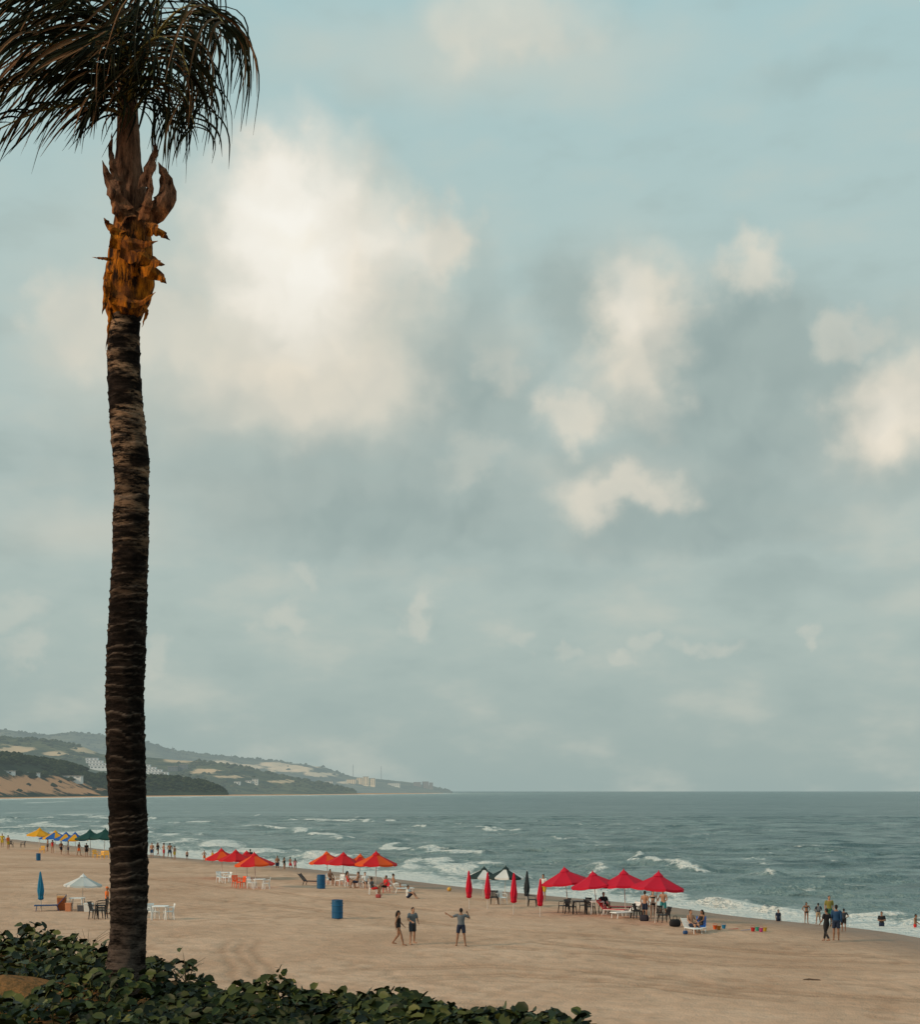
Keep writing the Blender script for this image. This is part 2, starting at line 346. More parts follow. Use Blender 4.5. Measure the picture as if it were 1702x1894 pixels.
# distant buildings
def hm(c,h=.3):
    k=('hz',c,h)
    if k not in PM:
        m,nt,b,out=newmat('hazed_paint');P=nn(nt,'NewGeometry').outputs['Position'];n=nn(nt,'TexNoise',{'Vector':P,'Scale':.1,'Detail':4.}).outputs[0]
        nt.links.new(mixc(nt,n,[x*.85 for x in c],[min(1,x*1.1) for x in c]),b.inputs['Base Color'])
        e=nn(nt,'Emission',{'Color':c4(HZC),'Strength':.95});mx=nn(nt,'MixShader',{0:h,1:b.outputs[0],2:e.outputs[0]});nt.links.new(mx.outputs[0],out.inputs[0]);PM[k]=m  # painted haze glow mixed over the colour of buildings, masts and far palms
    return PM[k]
def building(name,label,L,px,py,vols,wall,haze,rz=0,cat='building'):
    p=hill_at(LAY[L],px,py);u=p.y/F;t=root(name,label,cat,p-Vector((0,10,1)),rz)
    for (x0,x1,h0,h1,dz) in vols:
        mb=MB();w=(x1-x0)*u;h=(h1-h0)*u;mb.box(((x0+x1)/2*u,dz,(h0+h1)/2*u+(-4 if h0==0 else 0)),(w,14,h+(8 if h0==0 else 0)));obj('wall',mb,hm(wall,haze),t)
        mb=MB();mb.box(((x0+x1)/2*u,dz,h1*u+.5),(w+1.2,15.4,.9));obj('roof',mb,hm((.3,.27,.24),haze),t)
        n=max(2,int(w/7));fl=max(1,int(round(h/4)))
        if n*fl<=24:
            for i in range(n):
                for j in range(fl):
                    mb=MB();mb.box((x0*u+w*(i+.5)/n,dz-7.02,h0*u+h*(j+.5)/fl),(w/n*.5,.3,h/fl*.45));obj('window',mb,hm((.10,.12,.13),haze),t)
        else:
            for j in range(fl):
                mb=MB();mb.box(((x0+x1)/2*u,dz-7.02,h0*u+h*(j+.5)/fl),(w*.94,.3,h/fl*.34));obj('window',mb,hm((.20,.22,.23),haze),t)
    return t
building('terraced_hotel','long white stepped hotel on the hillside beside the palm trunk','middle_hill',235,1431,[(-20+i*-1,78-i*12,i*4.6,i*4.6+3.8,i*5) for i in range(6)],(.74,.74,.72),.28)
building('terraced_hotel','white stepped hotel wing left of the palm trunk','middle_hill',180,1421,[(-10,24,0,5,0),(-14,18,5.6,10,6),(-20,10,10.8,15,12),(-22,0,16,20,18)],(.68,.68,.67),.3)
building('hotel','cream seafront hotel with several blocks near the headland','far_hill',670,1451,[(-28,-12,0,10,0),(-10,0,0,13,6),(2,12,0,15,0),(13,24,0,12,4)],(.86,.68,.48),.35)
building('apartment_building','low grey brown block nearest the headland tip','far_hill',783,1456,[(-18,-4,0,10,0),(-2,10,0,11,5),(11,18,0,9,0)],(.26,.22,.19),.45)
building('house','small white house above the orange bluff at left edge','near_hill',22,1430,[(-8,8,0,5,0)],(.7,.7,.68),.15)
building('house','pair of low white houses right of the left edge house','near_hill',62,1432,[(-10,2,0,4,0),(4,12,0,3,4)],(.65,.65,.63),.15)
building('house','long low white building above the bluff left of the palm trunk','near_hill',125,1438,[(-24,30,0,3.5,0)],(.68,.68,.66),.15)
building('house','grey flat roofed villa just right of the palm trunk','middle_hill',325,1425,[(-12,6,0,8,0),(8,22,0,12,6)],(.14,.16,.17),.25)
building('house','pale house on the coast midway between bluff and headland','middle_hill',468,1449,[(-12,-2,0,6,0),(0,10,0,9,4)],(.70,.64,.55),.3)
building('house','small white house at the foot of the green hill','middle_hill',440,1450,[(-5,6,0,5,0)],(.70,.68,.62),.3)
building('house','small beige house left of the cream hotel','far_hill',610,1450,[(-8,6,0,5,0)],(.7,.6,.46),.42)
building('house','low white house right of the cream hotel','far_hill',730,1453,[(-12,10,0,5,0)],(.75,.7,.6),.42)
def mast(px,py,L,hpx,label):
    p=hill_at(LAY[L],px,py);u=p.y/F;t=root('radio_mast',label,'mast',p-Vector((0,0,2)));h=hpx*u
    mb=MB()
    for i in range(3):
        a=i*2.094;mb.tube([(2.2*math.cos(a),2.2*math.sin(a),0),(.5*math.cos(a),.5*math.sin(a),h)],[.5,.3],5)
    obj('lattice',mb,hm((.2,.2,.2),.45),t)
    for k in range(4):
        mb=MB();mb.tube([(-2,0,h*(.25+.2*k)),(2,0,h*(.25+.2*k))],.35,5);obj('crossbar',mb,hm((.2,.2,.2),.45),t)
mast(319,1392,'far_hill',13,'thin mast on the ridge right of the palm trunk')
mast(653,1437,'far_hill',24,'radio mast standing behind the cream hotel')
mast(705,1442,'far_hill',26,'radio mast right of the cream hotel')
mast(428,1404,'far_hill',9,'short mast on the ridge above the dunes')
for i,(px,py) in enumerate([(352,1442),(366,1440),(338,1443),(380,1448),(470,1444),(300,1440)]):
    L=LAY['near_hill' if px<400 else 'middle_hill'];p=hill_at(L,px,py);t=root('palm_tree',['far palm on the bluff, left of a loose pair','tallest far palm on the dark bluff','shorter far palm between villa and bluff edge','far palm at the seaward edge of the dark bluff','lone far palm beside the pale coast house','far palm closest to the big palm trunk'][i],'palm tree',p-Vector((0,4,2)))
    mb=MB();mb.tube([(0,0,0),(.4,0,6),(0,0,12)],[.5,.4,.35],6);obj('trunk',mb,hm((.06,.05,.04),.15),t)
    mb=MB()
    for k in range(9):
        a=k*.7;d=Vector((math.cos(a),math.sin(a),0));w=Vector((-d.y,d.x,0))*.7;q=[Vector((0,0,12))+d*r+Vector((0,0,z)) for r,z in((0,0),(2,1.2),(3.8,.6),(5,-1.5))]
        mb.rings([[p_-w*s,p_+w*s] for p_,s in zip(q,(.3,1,.8,.1))],cap=False,closed=False)
    obj('crown',mb,hm((.02,.035,.02),.15),t)
# ---------------------------------------------------------------- the palm
YP=12.9;PS=F/YP
m,nt,b,out=newmat('palm_bark');tc=nn(nt,'TexCoord').outputs['Object']
mp=nn(nt,'Mapping',{'Vector':tc,'Scale':(5.,5.,22.)}).outputs[0]
n1=nn(nt,'TexNoise',{'Vector':mp,'Scale':1.,'Detail':8.,'Roughness':.8}).outputs[0]
mp2=nn(nt,'Mapping',{'Vector':tc,'Scale':(3.,3.,6.)}).outputs[0]
n2=nn(nt,'TexNoise',{'Vector':mp2,'Scale':1.,'Detail':5.}).outputs[0]
z=nn(nt,'SeparateXYZ',{0:tc}).outputs[2];ring=nn(nt,'Attribute',attribute_name='ring').outputs['Fac']
col=mixc(nt,nn(nt,'MapRange',{0:n1,1:.45,2:.75}).outputs[0],(.007,.005,.004),(.045,.030,.024))
rl=mth(nt,'MULTIPLY',nn(nt,'MapRange',{0:ring,1:.25,2:.9}).outputs[0],nn(nt,'MapRange',{0:mth(nt,'ADD',mth(nt,'MULTIPLY',n1,.5),mth(nt,'MULTIPLY',n2,.5)),1:.42,2:.58}).outputs[0])
col=mixc(nt,mth(nt,'MULTIPLY',rl,.75),col,(.19,.14,.11))
ash=mth(nt,'MULTIPLY',nn(nt,'MapRange',{0:z,1:8.9,2:11.2}).outputs[0],mth(nt,'MULTIPLY',nn(nt,'MapRange',{0:n1,1:.46,2:.56}).outputs[0],nn(nt,'MapRange',{0:n2,1:.42,2:.58}).outputs[0]))
col=mixc(nt,mth(nt,'MULTIPLY',ash,.9),col,(.46,.28,.17))
col=mixc(nt,mth(nt,'MULTIPLY',nn(nt,'MapRange',{0:z,1:6.9,2:5.9,3:0.,4:.75}).outputs[0],nn(nt,'MapRange',{0:n1,1:.42,2:.58}).outputs[0]),col,(.15,.11,.09))
nt.links.new(col,b.inputs['Base Color']);b.inputs['Roughness'].default_value=.95;b.inputs['Specular IOR Level'].default_value=.05
bp=nn(nt,'Bump',{'Height':mth(nt,'ADD',n1,mth(nt,'MULTIPLY',n2,.5)),'Strength':1.,'Distance':.02});nt.links.new(bp.outputs[0],b.inputs['Normal'])
bark=m
cl=[(1850,220,98),(1838,224,90),(1800,230,76),(1760,235,70),(1700,238,68),(1600,239,70),(1500,237,70),(1400,233,72),(1300,231,71),(1200,234,71),(1100,238,69),(1000,242,67),(900,244,63),(850,243,66),(800,237,64),(750,233,62),(700,230,62),(640,228,59),(575,231,58)]
cl=cl[::-1];ysx=[c[0] for c in cl];cx_=[c[1] for c in cl];wx_=[c[2] for c in cl]
palm=root('palm_tree','tall foreground coconut palm with dark ringed trunk and windblown crown','palm tree',W(228,1842,YP))
inv=-palm.location
mb=MB();rs=[];ra=[]
ring_edges=[];q=570
while q<1860: ring_edges.append(q);q+=random.choice([7,10,13,16,20,26])*random.uniform(.8,1.2)
ring_edges=np.array(ring_edges);ring_amp=np.random.default_rng(3).uniform(.3,1.3,len(ring_edges)+1)
yy=1856.
while yy>572:
    c=np.interp(yy,ysx,cx_);w=np.interp(yy,ysx,wx_)/2/PS;p=W(c,yy,YP);n=40
    A_=2*np.pi*np.arange(n)/n;xx=np.cos(A_)*1.6;zz=np.sin(A_)*1.6
    y2=yy+5*np.sin(A_+yy*.013)+16*(fbm(xx+zz*3.1,np.full(n,yy/45),2,5)-.5)
    i=np.clip(np.searchsorted(ring_edges,y2),1,len(ring_edges)-1);lo=ring_edges[i-1];hi=ring_edges[i]
    t=np.clip((y2-lo)/(hi-lo),0,1);e_=ring_amp[i]*(1-t)**2.5
    rr=w*(.97+.07*e_+.10*(fbm(xx*1.3+zz*2.7,np.full(n,yy/11),3,8)-.5)+.10*(fbm(xx+zz*3,np.full(n,yy/70),2,18)-.5))
    if yy>1780: rr=rr*(1+.16*((yy-1780)/70)*(np.sin(A_*5)*.5+.5))
    rs.append([(p.x+r_*math.cos(a),p.y+r_*math.sin(a),p.z) for r_,a in zip(rr,A_)]);ra+=e_.tolist();yy-=2.0
mb.rings(rs);me=mb.mesh('trunk',1,True);a=me.attributes.new('ring','FLOAT','POINT');a.data.foreach_set('value',ra)
o=obj('trunk',me,bark,palm);o.location=inv
m,nt,b,out=newmat('palm_sheath');tc=nn(nt,'TexCoord').outputs['Object']
mp=nn(nt,'Mapping',{'Vector':tc,'Scale':(14.,14.,3.),'Rotation':(0,.35,0)}).outputs[0];n1=nn(nt,'TexNoise',{'Vector':mp,'Scale':1.2,'Detail':7.,'Roughness':.7}).outputs[0]
nb=nn(nt,'TexNoise',{'Vector':tc,'Scale':4.,'Detail':3.}).outputs[0]
z=nn(nt,'SeparateXYZ',{0:tc}).outputs[2]
warm=mixc(nt,nn(nt,'MapRange',{0:n1,1:.42,2:.64}).outputs[0],(.02,.007,.003),(.68,.21,.012))
warm=mixc(nt,nn(nt,'MapRange',{0:nb,1:.50,2:.64,3:0.,4:.65}).outputs[0],warm,(.16,.055,.02))
drk=mixc(nt,nn(nt,'MapRange',{0:n1,1:.38,2:.62}).outputs[0],(.03,.012,.007),(.27,.14,.085))
col=mixc(nt,nn(nt,'MapRange',{0:z,1:12.15,2:12.5}).outputs[0],warm,drk)
nt.links.new(col,b.inputs['Base Color']);b.inputs['Roughness'].default_value=.85;b.inputs['Specular IOR Level'].default_value=.1
bp=nn(nt,'Bump',{'Height':n1,'Strength':1.,'Distance':.05});nt.links.new(bp.outputs[0],b.inputs['Normal']);sheath=m
mb=MB();rs=[]
prof=[(592,230,56),(578,231,66),(560,236,82),(530,240,90),(500,242,88),(470,243,82),(440,243,74),(410,243,64),(390,243,60),(360,243,60),(330,240,54),(300,238,48),(250,237,40),(200,235,38),(150,234,28)]
pr=prof[::-1]
for yy in np.arange(590,150,-3.5):
    c=np.interp(yy,[q[0] for q in pr],[q[1] for q in pr]);w=np.interp(yy,[q[0] for q in pr],[q[2] for q in pr])/2/PS;p=W(c,yy,YP)
    r=[]
    for k in range(40):
        a=2*math.pi*k/40;rr=w*(1+.26*(float(fbm(np.array([math.cos(a)*1.3+yy/90]),np.array([math.sin(a)*1.3+yy/48]),4,9)[0])-.5)+.03*math.sin(a*7+yy*.03))
        r.append((p.x+rr*math.cos(a),p.y+rr*math.sin(a),p.z))
    rs.append(r)
mb.rings(rs);o=obj('sheath',mb.mesh('sheath',1,True),sheath,palm);o.location=inv
def blade(mb,pts,wd,nrm,curl=.3,m=0):
    pts=[Vector(p) for p in pts];rs=[];n=len(pts)
    for i,p in enumerate(pts):
        t=(pts[min(i+1,n-1)]-pts[max(0,i-1)]).normalized();s=t.cross(Vector(nrm)).normalized();w=wd[i]
        k=s.cross(t)*w*curl
        rs.append([p-s*w+k,p,p+s*w+k])
    mb.rings(rs,m,cap=False,closed=False)
husks=[([(230,392),(210,360),(198,330),(188,297)],17,-.20),([(262,398),(290,385),(308,355),(305,325),(292,300)],24,-.20),([(262,345),(272,312),(284,285),(287,262)],15,-.22),([(270,420),(288,425),(300,432),(315,445)],13,-.24),([(250,490),(275,498),(294,510),(308,525)],18,-.25),([(225,432),(207,424),(198,413),(192,403)],10,-.22),([(215,480),(195,478),(180,477),(171,476)],4,-.18),([(225,458),(258,470),(283,484),(306,490)],20,-.26),([(205,440),(232,448),(262,452),(292,446)],16,-.25),([(204,570),(203,590),(200,615),(196,650)],4,-.14),([(266,560),(272,575),(268,590),(262,606)],4,-.14),([(235,402),(222,390),(212,370),(206,345)],16,-.22),([(262,405),(268,380),(276,350),(278,318)],13,-.22),([(215,335),(208,305),(204,275),(208,245)],8,-.18),([(200,500),(197,525),(195,555),(188,582)],9,-.2),([(205,545),(235,560),(262,560),(288,540)],12,-.26)]
for i,(pts,w,dy) in enumerate(husks):
    mb=MB();n=14;P_=[]
    xsq=[p[0] for p in pts];ysq=[p[1] for p in pts]
    for k in range(n):
        t=k/(n-1)*(len(pts)-1);P_.append(W(np.interp(t,range(len(pts)),xsq)+random.uniform(-1.2,1.2),np.interp(t,range(len(pts)),ysq),YP+dy+.02*math.sin(k)))
    wd=[w/PS*(.9*(1-(k/(n-1))**2)+.03)*random.uniform(.75,1.2) for k in range(n)]
    blade(mb,P_,wd,(random.uniform(-.3,.3),-1,.1),-.5);o=obj('husk',mb,sheath,palm);o.location=inv
def frondmat(name,c1,c2,c3,spec=.12,ro=.6):
    m,nt,b,out=newmat(name);a=nn(nt,'Attribute',attribute_name='tone').outputs['Fac']
    col=mixc(nt,nn(nt,'MapRange',{0:a,1:0.,2:.7}).outputs[0],c1,c2);col=mixc(nt,nn(nt,'MapRange',{0:a,1:.8,2:.95}).outputs[0],col,c3)
    nt.links.new(col,b.inputs['Base Color']);b.inputs['Roughness'].default_value=ro;b.inputs['Specular IOR Level'].default_value=spec
    return m
leafm=frondmat('palm_leaf',(.006,.007,.003),(.018,.020,.006),(.17,.09,.045),.08);stemm=pm((.20,.16,.04),.6,.3,8)
def catmull(pts,n):
    P_=[pts[0]]+list(pts)+[pts[-1]];o=[]
    for k in range(n):
        t=k/(n-1)*(len(pts)-1);i=min(int(t),len(pts)-2);u=t-i;a,b_,c,d=P_[i:i+4]
        o.append(.5*((2*b_)+(c-a)*u+(2*a-5*b_+4*c-d)*u*u+(3*b_-a-3*c+d)*u**3))
    return o
def frond(px,n,L0,wind,side,t0=.12,tone=0,up=(0,0,1),spread=.8,hook=1.,wdt=.0105,rw=.015,pw=.8,jit=1.):
    pts=catmull([W(a,b_,YP+d) for a,b_,d in px],n);mb=MB();mb.tube(pts,[rw*(1-.75*i/n) for i in range(n)],6,m=1)
    tones=[.5]*len(mb.v)
    for i in range(int(n*t0),n):
        t=i/(n-1);T=(pts[min(i+1,n-1)]-pts[i-1]).normalized();sd=T.cross(Vector(up)).normalized()
        for s_ in side:
            L=L0*(.5+.9*math.sin(math.pi*min(1,.12+.82*t))**.8)*random.uniform(.6,1.2)*.7
            d0=(T*.55+sd*s_*spread+Vector(up)*random.uniform(-.05,.3)).normalized()
            wd=(Vector(wind)+Vector((random.uniform(-.22,.22),random.uniform(-.3,.3),random.uniform(-.18,.18)))*jit).normalized()
            p=pts[i].copy();q=[p.copy()];N_=11
            for k in range(N_):
                u=(k+.5)/N_;f=min(1,(u*1.25)**pw*hook)
                d=(d0*(1-f)+wd*f+Vector((0,0,-.3*u*u))).normalized();p=p+d*L/N_;q.append(p.copy())
            ww=wdt*random.uniform(.6,1.2)
            ws=[ww*(.35+1.0*math.sin(math.pi*min(1,.12+u*.5)))*(1-u**2.2) +.0010 for u in [k/N_ for k in range(N_+1)]]
            b0=len(mb.v);blade(mb,q,ws,(random.uniform(-.9,.9),-1,random.uniform(-.7,.7)),.4)
            tt=random.random()*.7 if random.random()>.13+tone else random.uniform(.8,1)
            tones+=[tt]*(len(mb.v)-b0)
    me=mb.mesh('frond',2);a=me.attributes.new('tone','FLOAT','POINT');a.data.foreach_set('value',tones)
    o=obj('frond',me,[leafm,stemm],palm);o.location=inv
Lw=(-.82,0,-.55);CA=(0,-1,0)
frond([(232,190,0),(226,90,-.45),(228,-20,-.5),(232,-180,-.4)],36,1.2,(-.9,0,-.4),(-1,1),rw=.022)
frond([(235,200,0),(200,80,-.2),(110,10,-.3),(-60,-30,-.3),(-250,20,-.2)],42,1.25,Lw,(-1,1),tone=.1)
frond([(235,200,0),(170,115,-.3),(70,80,-.5),(-80,110,-.6),(-240,190,-.6)],40,1.05,(-.70,0,-.70),(-1,1),tone=.1)
frond([(235,205,0),(180,160,-.1),(90,145,-.1),(-20,180,0),(-150,270,.1)],36,.85,(-.68,0,-.70),(-1,1),tone=.05)
frond([(235,200,0),(150,90,.3),(20,20,.6),(-150,-20,.8)],36,1.15,Lw,(-1,1))
frond([(235,210,0),(190,60,.2),(120,-60,.3),(0,-150,.3)],36,1.4,(-.65,0,-.75),(-1,1))
frond([(235,210,0),(215,20,-.2),(180,-90,-.3),(100,-200,-.3)],36,1.4,(-.55,0,-.8),(-1,1),tone=.08)
frond([(240,200,0),(220,60,-.5),(170,-40,-.9),(60,-60,-1.1)],34,1.0,(-.78,0,-.62),(-1,1),tone=.2)
frond([(238,225,0),(200,200,-.2),(130,195,-.3),(50,215,-.3),(-60,270,-.3)],28,.60,(-.66,0,-.72),(-1,1),tone=.2,wdt=.009)
frond([(238,200,0),(240,100,-.6),(200,60,-1.0),(150,90,-1.3)],28,.7,(-.85,0,-.4),(-1,1),tone=.2,wdt=.009)
frond([(238,200,0),(290,40,.0),(280,-80,.0),(220,-180,0)],34,1.15,(-.4,0,-.9),(-1,1))
frond([(238,225,0),(215,180,-.3),(190,175,-.35),(165,205,-.4)],20,.55,(-.35,0,-1),(-1,1),wdt=.008,rw=.009,tone=.1)
# wind swept fronds on the right, leaflets hooking outwards then down
Hk=(-.26,0,-1)
frond([(240,200,0),(268,110,-.15),(305,50,-.25),(350,25,-.3),(395,40,-.35)],26,1.15,Hk,(1,),up=CA,spread=1.3,pw=1.5,t0=.2,rw=.012,wdt=.008,jit=.9)
frond([(240,200,0),(262,90,.1),(290,0,.2),(340,-50,.2),(405,-50,.2)],28,1.35,Hk,(1,),up=CA,spread=1.3,pw=1.5,t0=.2,rw=.012,wdt=.008,jit=.9)
frond([(240,205,0),(280,135,.1),(325,105,.2),(365,125,.3),(390,175,.3)],24,.95,(-.2,0,-1),(1,),up=CA,spread=1.2,pw=1.3,t0=.12,rw=.010,wdt=.008)
frond([(240,215,0),(280,165,-.2),(315,155,-.3),(345,185,-.35),(360,235,-.35)],22,.75,(-.1,0,-1),(-1,1),up=CA,spread=1.1,pw=1.2,rw=.010,wdt=.0075)
frond([(240,200,0),(270,100,.4),(320,40,.8),(370,25,1.1),(410,60,1.3)],26,1.1,(-.2,0,-1),(-1,1),spread=1.0,pw=1.1,wdt=.0085)
frond([(240,200,0),(275,90,-.4),(330,20,-.7),(385,15,-.9),(415,45,-1.)],24,1.15,(-.22,0,-1),(-1,1),spread=1.,pw=1.1,wdt=.008,tone=.15)
frond([(240,215,0),(262,170,.3),(292,185,.5),(312,225,.6)],20,.6,(.1,0,-1),(-1,1),up=CA,spread=1.,pw=1.1,wdt=.0075,rw=.009)
frond([(240,200,0),(250,110,-.5),(290,70,-.8),(330,90,-.95),(350,140,-1.)],22,.9,(.1,0,-1),(-1,1),spread=1.,pw=1.1,wdt=.008,tone=.1)
# ---------------------------------------------------------------- foreground ground cover
mb=MB();tn=[]
k=0
while k<19000:
    x=random.uniform(-7.5,1.5);e=float(edge(x));y=random.uniform(8.5,e+1.5);k+=1
    if abs(x)/y>.42: continue
    if ((x+3.78)/.55)**2+((y-12.4)/.45)**2<1 : continue
    if (x+2.87)**2+(y-12.85)**2<.05: continue
    z0=float(terr(np.array([x]),np.array([y]))[0])
    hum=.05+.62*max(0,float(fbm(np.array([x*2.2]),np.array([y*1.6]),3,88)[0])-.34)
    z=z0+hum*random.random()**.6;r=random.uniform(.026,.060)
    nr=Vector((random.gauss(-.25,.6),random.gauss(-.35,.55),1)).normalized();a=random.uniform(0,6.28)
    t=Vector((math.cos(a),math.sin(a),0));t=(t-nr*t.dot(nr)).normalized();s_=nr.cross(t);p=Vector((x,y,z))
    fo=random.uniform(.1,.7);wv_=random.uniform(.6,1.);b0=len(mb.v)
    M_=[p-t*r,p,p+t*r*1.1]
    Ls=[p-t*r*.85+s_*r*.55*wv_+nr*r*fo*.6,p+s_*r*.95*wv_+nr*r*fo,p+t*r*.75+s_*r*.6*wv_+nr*r*fo*.7]
    Rs=[p-t*r*.85-s_*r*.55*wv_+nr*r*fo*.6,p-s_*r*.95*wv_+nr*r*fo,p+t*r*.75-s_*r*.6*wv_+nr*r*fo*.7]
    mb.v+=[tuple(v) for v in M_+Ls+Rs];i=b0
    for f in((i,i+1,i+4,i+3),(i+1,i+2,i+5,i+4),(i+1,i,i+6,i+7),(i+2,i+1,i+7,i+8)): mb.f.append(f);mb.m.append(0)
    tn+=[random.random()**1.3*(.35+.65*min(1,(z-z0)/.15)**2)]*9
    if k%9==0:
        mb.tube([(x,y,z0-.02),(x+random.uniform(-.05,.05),y,(z+z0)/2),(x,y,z)],.004,4);tn+=[.9]*12
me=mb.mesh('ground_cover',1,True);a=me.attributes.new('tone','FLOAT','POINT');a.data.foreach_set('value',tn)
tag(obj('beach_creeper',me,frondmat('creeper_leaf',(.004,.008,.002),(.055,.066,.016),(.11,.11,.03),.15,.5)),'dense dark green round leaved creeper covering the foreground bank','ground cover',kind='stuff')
for i,(px,py,h) in enumerate([(160,1775,.16),(345,1815,.15),(12,1728,.08)]):
    Y=[15.2,13.3,17.2][i];x=(px-CX)/F*Y;z=float(terr(np.array([x]),np.array([Y]))[0])
    mb=MB()
    for k in range(9):
        a=random.uniform(-1.3,1.3);l=h*random.uniform(.8,1.8);mb.tube([(0,0,0),(a*l*.4,0,l*.8),(a*l,random.uniform(-.1,.1),l*random.uniform(.9,1.3))],[.003,.002,.001],4)
    tag(obj('dry_twigs',mb,pm((.09,.06,.03)),loc=(x,Y,z+.05)),['wiry dry twigs poking up left of the palm trunk','wiry dry twigs poking up right of the palm base','short stems above the creeper at left edge'][i],'twigs')
# ---------------------------------------------------------------- beach furniture
red=(.62,.012,.02);crim=(.60,.008,.035);orange=(.80,.10,.012);yellow=(.78,.38,.02);blue=(.02,.12,.42);dgreen=(.015,.07,.06);black=(.012,.012,.014);white=(.72,.73,.72);teal=(.02,.19,.34)
metal=pm((.45,.44,.42),.4);dark=pm((.03,.03,.03),.5)
def canopy(R_=1.45,drop=.72,ph=0):
    mb=MB();N_=8;K=6;rows=[0,.12,.3,.5,.7,.88,1.]
    for k in range(N_):
        a0=2*math.pi*k/N_+ph;rs=[]
        for t in rows:
            r=[]
            for j in range(K+1):
                u=j/K;a=a0+u*2*math.pi/N_;sag=4*u*(1-u)
                rr=R_*t*(1-.085*sag*t);r.append((rr*math.cos(a),rr*math.sin(a),-drop*t**.9-.05*sag*t))
            rs.append(r)
        rs.append([(x*1.01,y*1.01,z-.13) for x,y,z in rs[-1]])
        mb.rings(rs,k%2,cap=False,closed=False)
    return mb.mesh('canopy',2,False)
def vent():
    mb=MB();mb.lathe([(.30,-.14),(.17,-.02),(.06,.07),(.025,.12),(.02,.17)],8);return mb.mesh('vent')
def rib(k):
    mb=MB();a=2*math.pi*k/8;c,s_=math.cos(a),math.sin(a);mb.tube([(0,0,-.1),(.7*c,.7*s_,-.43),(1.43*c,1.43*s_,-.76)],.012,5);return mb.mesh('rib')
def polem():
    mb=MB();mb.tube([(0,0,-.35),(0,0,1.2)],.027,8);mb.tube([(0,0,1.2),(0,0,2.5)],.02,8);return mb.mesh('pole')
def umbrella(px,py,label,c1,c2,s=1.,rz=0,tilt=(0,0),group=None,hgt=2.5,ribs=True):
    p=at(px,py);t=root('beach_umbrella',label,'umbrella',p,0,group,s,tilt)
    obj('pole',cached('pole',polem),pm((.55,.5,.45),.5),t,sc=(1,1,hgt/2.5))
    obj('canopy',cached('canopy',canopy),[pm(c1,.7,.12,3,.32),pm(c2,.7,.12,3,.32)],t,loc=(0,0,hgt),rot=(0,0,rz))
    obj('vent',cached('vent',vent),pm(c1,.7,.12,3,.2),t,loc=(0,0,hgt+.0),rot=(0,0,rz))
    if ribs:
        for k in range(8): obj('rib',cached('rib%d'%k,lambda:rib(k)),metal,t,loc=(0,0,hgt),rot=(0,0,rz))
    return t
def closedc():
    mb=MB();rs=[]
    for z,r in((2.45,.02),(2.35,.05),(2.0,.09),(1.6,.14),(1.25,.17),(1.0,.15),(.85,.13),(.72,.15)):
        rs.append([(r*(1+.28*math.cos(8*a))*math.cos(a+z*.6),r*(1+.28*math.cos(8*a))*math.sin(a+z*.6),z+.04*math.cos(8*a)*(z<.8)) for a in [2*math.pi*k/32 for k in range(32)]])
    mb.rings(rs);return mb.mesh('c',1,True)
def closed(px,py,label,c,s=1.,tilt=(0,0),group=None):
    t=root('closed_umbrella',label,'closed umbrella',at(px,py),random.random(),group,s,tilt)
    obj('pole',cached('pole',polem),pm((.55,.5,.45),.5),t)
    obj('folded_canopy',cached('closedc',closedc),pm(c,.75,.2,4,.1),t)
    def st():
        mb=MB();mb.lathe([(.168,.98),(.172,1.0),(.172,1.04),(.165,1.06)],14);return mb.mesh('s')
    obj('strap',cached('strap',st),pm([x*.6 for x in c],.7),t)
def chair_meshes():
    d={}
    mb=MB();mb.rings([[(x*w,y,.43+zz) for x,zz in((-.23,.02),(-.15,0),(0,-.008),(.15,0),(.23,.02))]+[(x*w,y,.405+zz) for x,zz in((.23,.0),(0,-.01),(-.23,.0))] for y,w in((-.24,.95),(-.1,1),(.1,.97),(.22,.9))]);d['seat']=mb.mesh('seat')
    M=Matrix.Rotation(R(-14),3,'X');mb=MB()
    for k in range(5): mb.box(((k-2)*.088,.275,.62),(.055,.018,.34),M)
    mb.box((0,.325,.81),(.46,.022,.08),M);mb.box((0,.235,.46),(.42,.022,.05),M);d['backrest']=mb.mesh('back')
    for i,(x,y) in enumerate(((-.22,-.22),(.22,-.22),(-.2,.22),(.2,.22))):
        mb=MB();mb.tube([(x,y,.43),(x*1.18,y*1.2,0)],[.032,.02],6);d['leg%d'%i]=mb.mesh('leg')
    for i,s_ in enumerate((-1,1)):
        mb=MB();mb.tube([(s_*.235,.3,.66),(s_*.26,.05,.665),(s_*.265,-.2,.64),(s_*.25,-.23,.43)],.022,6,flat=.7);d['arm%d'%i]=mb.mesh('arm')
    return d
def chair(px,py,rz,c,label,group=None,sc=1.,z=0,name='plastic_chair'):
    d=cached('chair',chair_meshes);p=at(px,py);t=root(name,label,'chair',p+Vector((0,0,z)),R(rz),group,sc)
    mt=pm(c,.45,.12,5)
    obj('seat',d['seat'],mt,t);obj('backrest',d['backrest'],mt,t)
    for i in range(4): obj('leg',d['leg%d'%i],mt,t)
    for i in range(2): obj('armrest',d['arm%d'%i],mt,t)
    return t
def table_meshes():
    d={};mb=MB();mb.rings([[(x*.4*s_,y*.4*s_,z) for x,y in((-1,-.8),(-.8,-1),(.8,-1),(1,-.8),(1,.8),(.8,1),(-.8,1),(-1,.8))] for s_,z in((.97,.68),(1,.70),(1,.72),(.98,.735))]);d['top']=mb.mesh('top')
    for i,(x,y) in enumerate(((-1,-1),(1,-1),(-1,1),(1,1))):
        mb=MB();mb.tube([(x*.33,y*.33,.7),(x*.37,y*.37,0)],[.03,.022],6);d['leg%d'%i]=mb.mesh('leg')
    return d
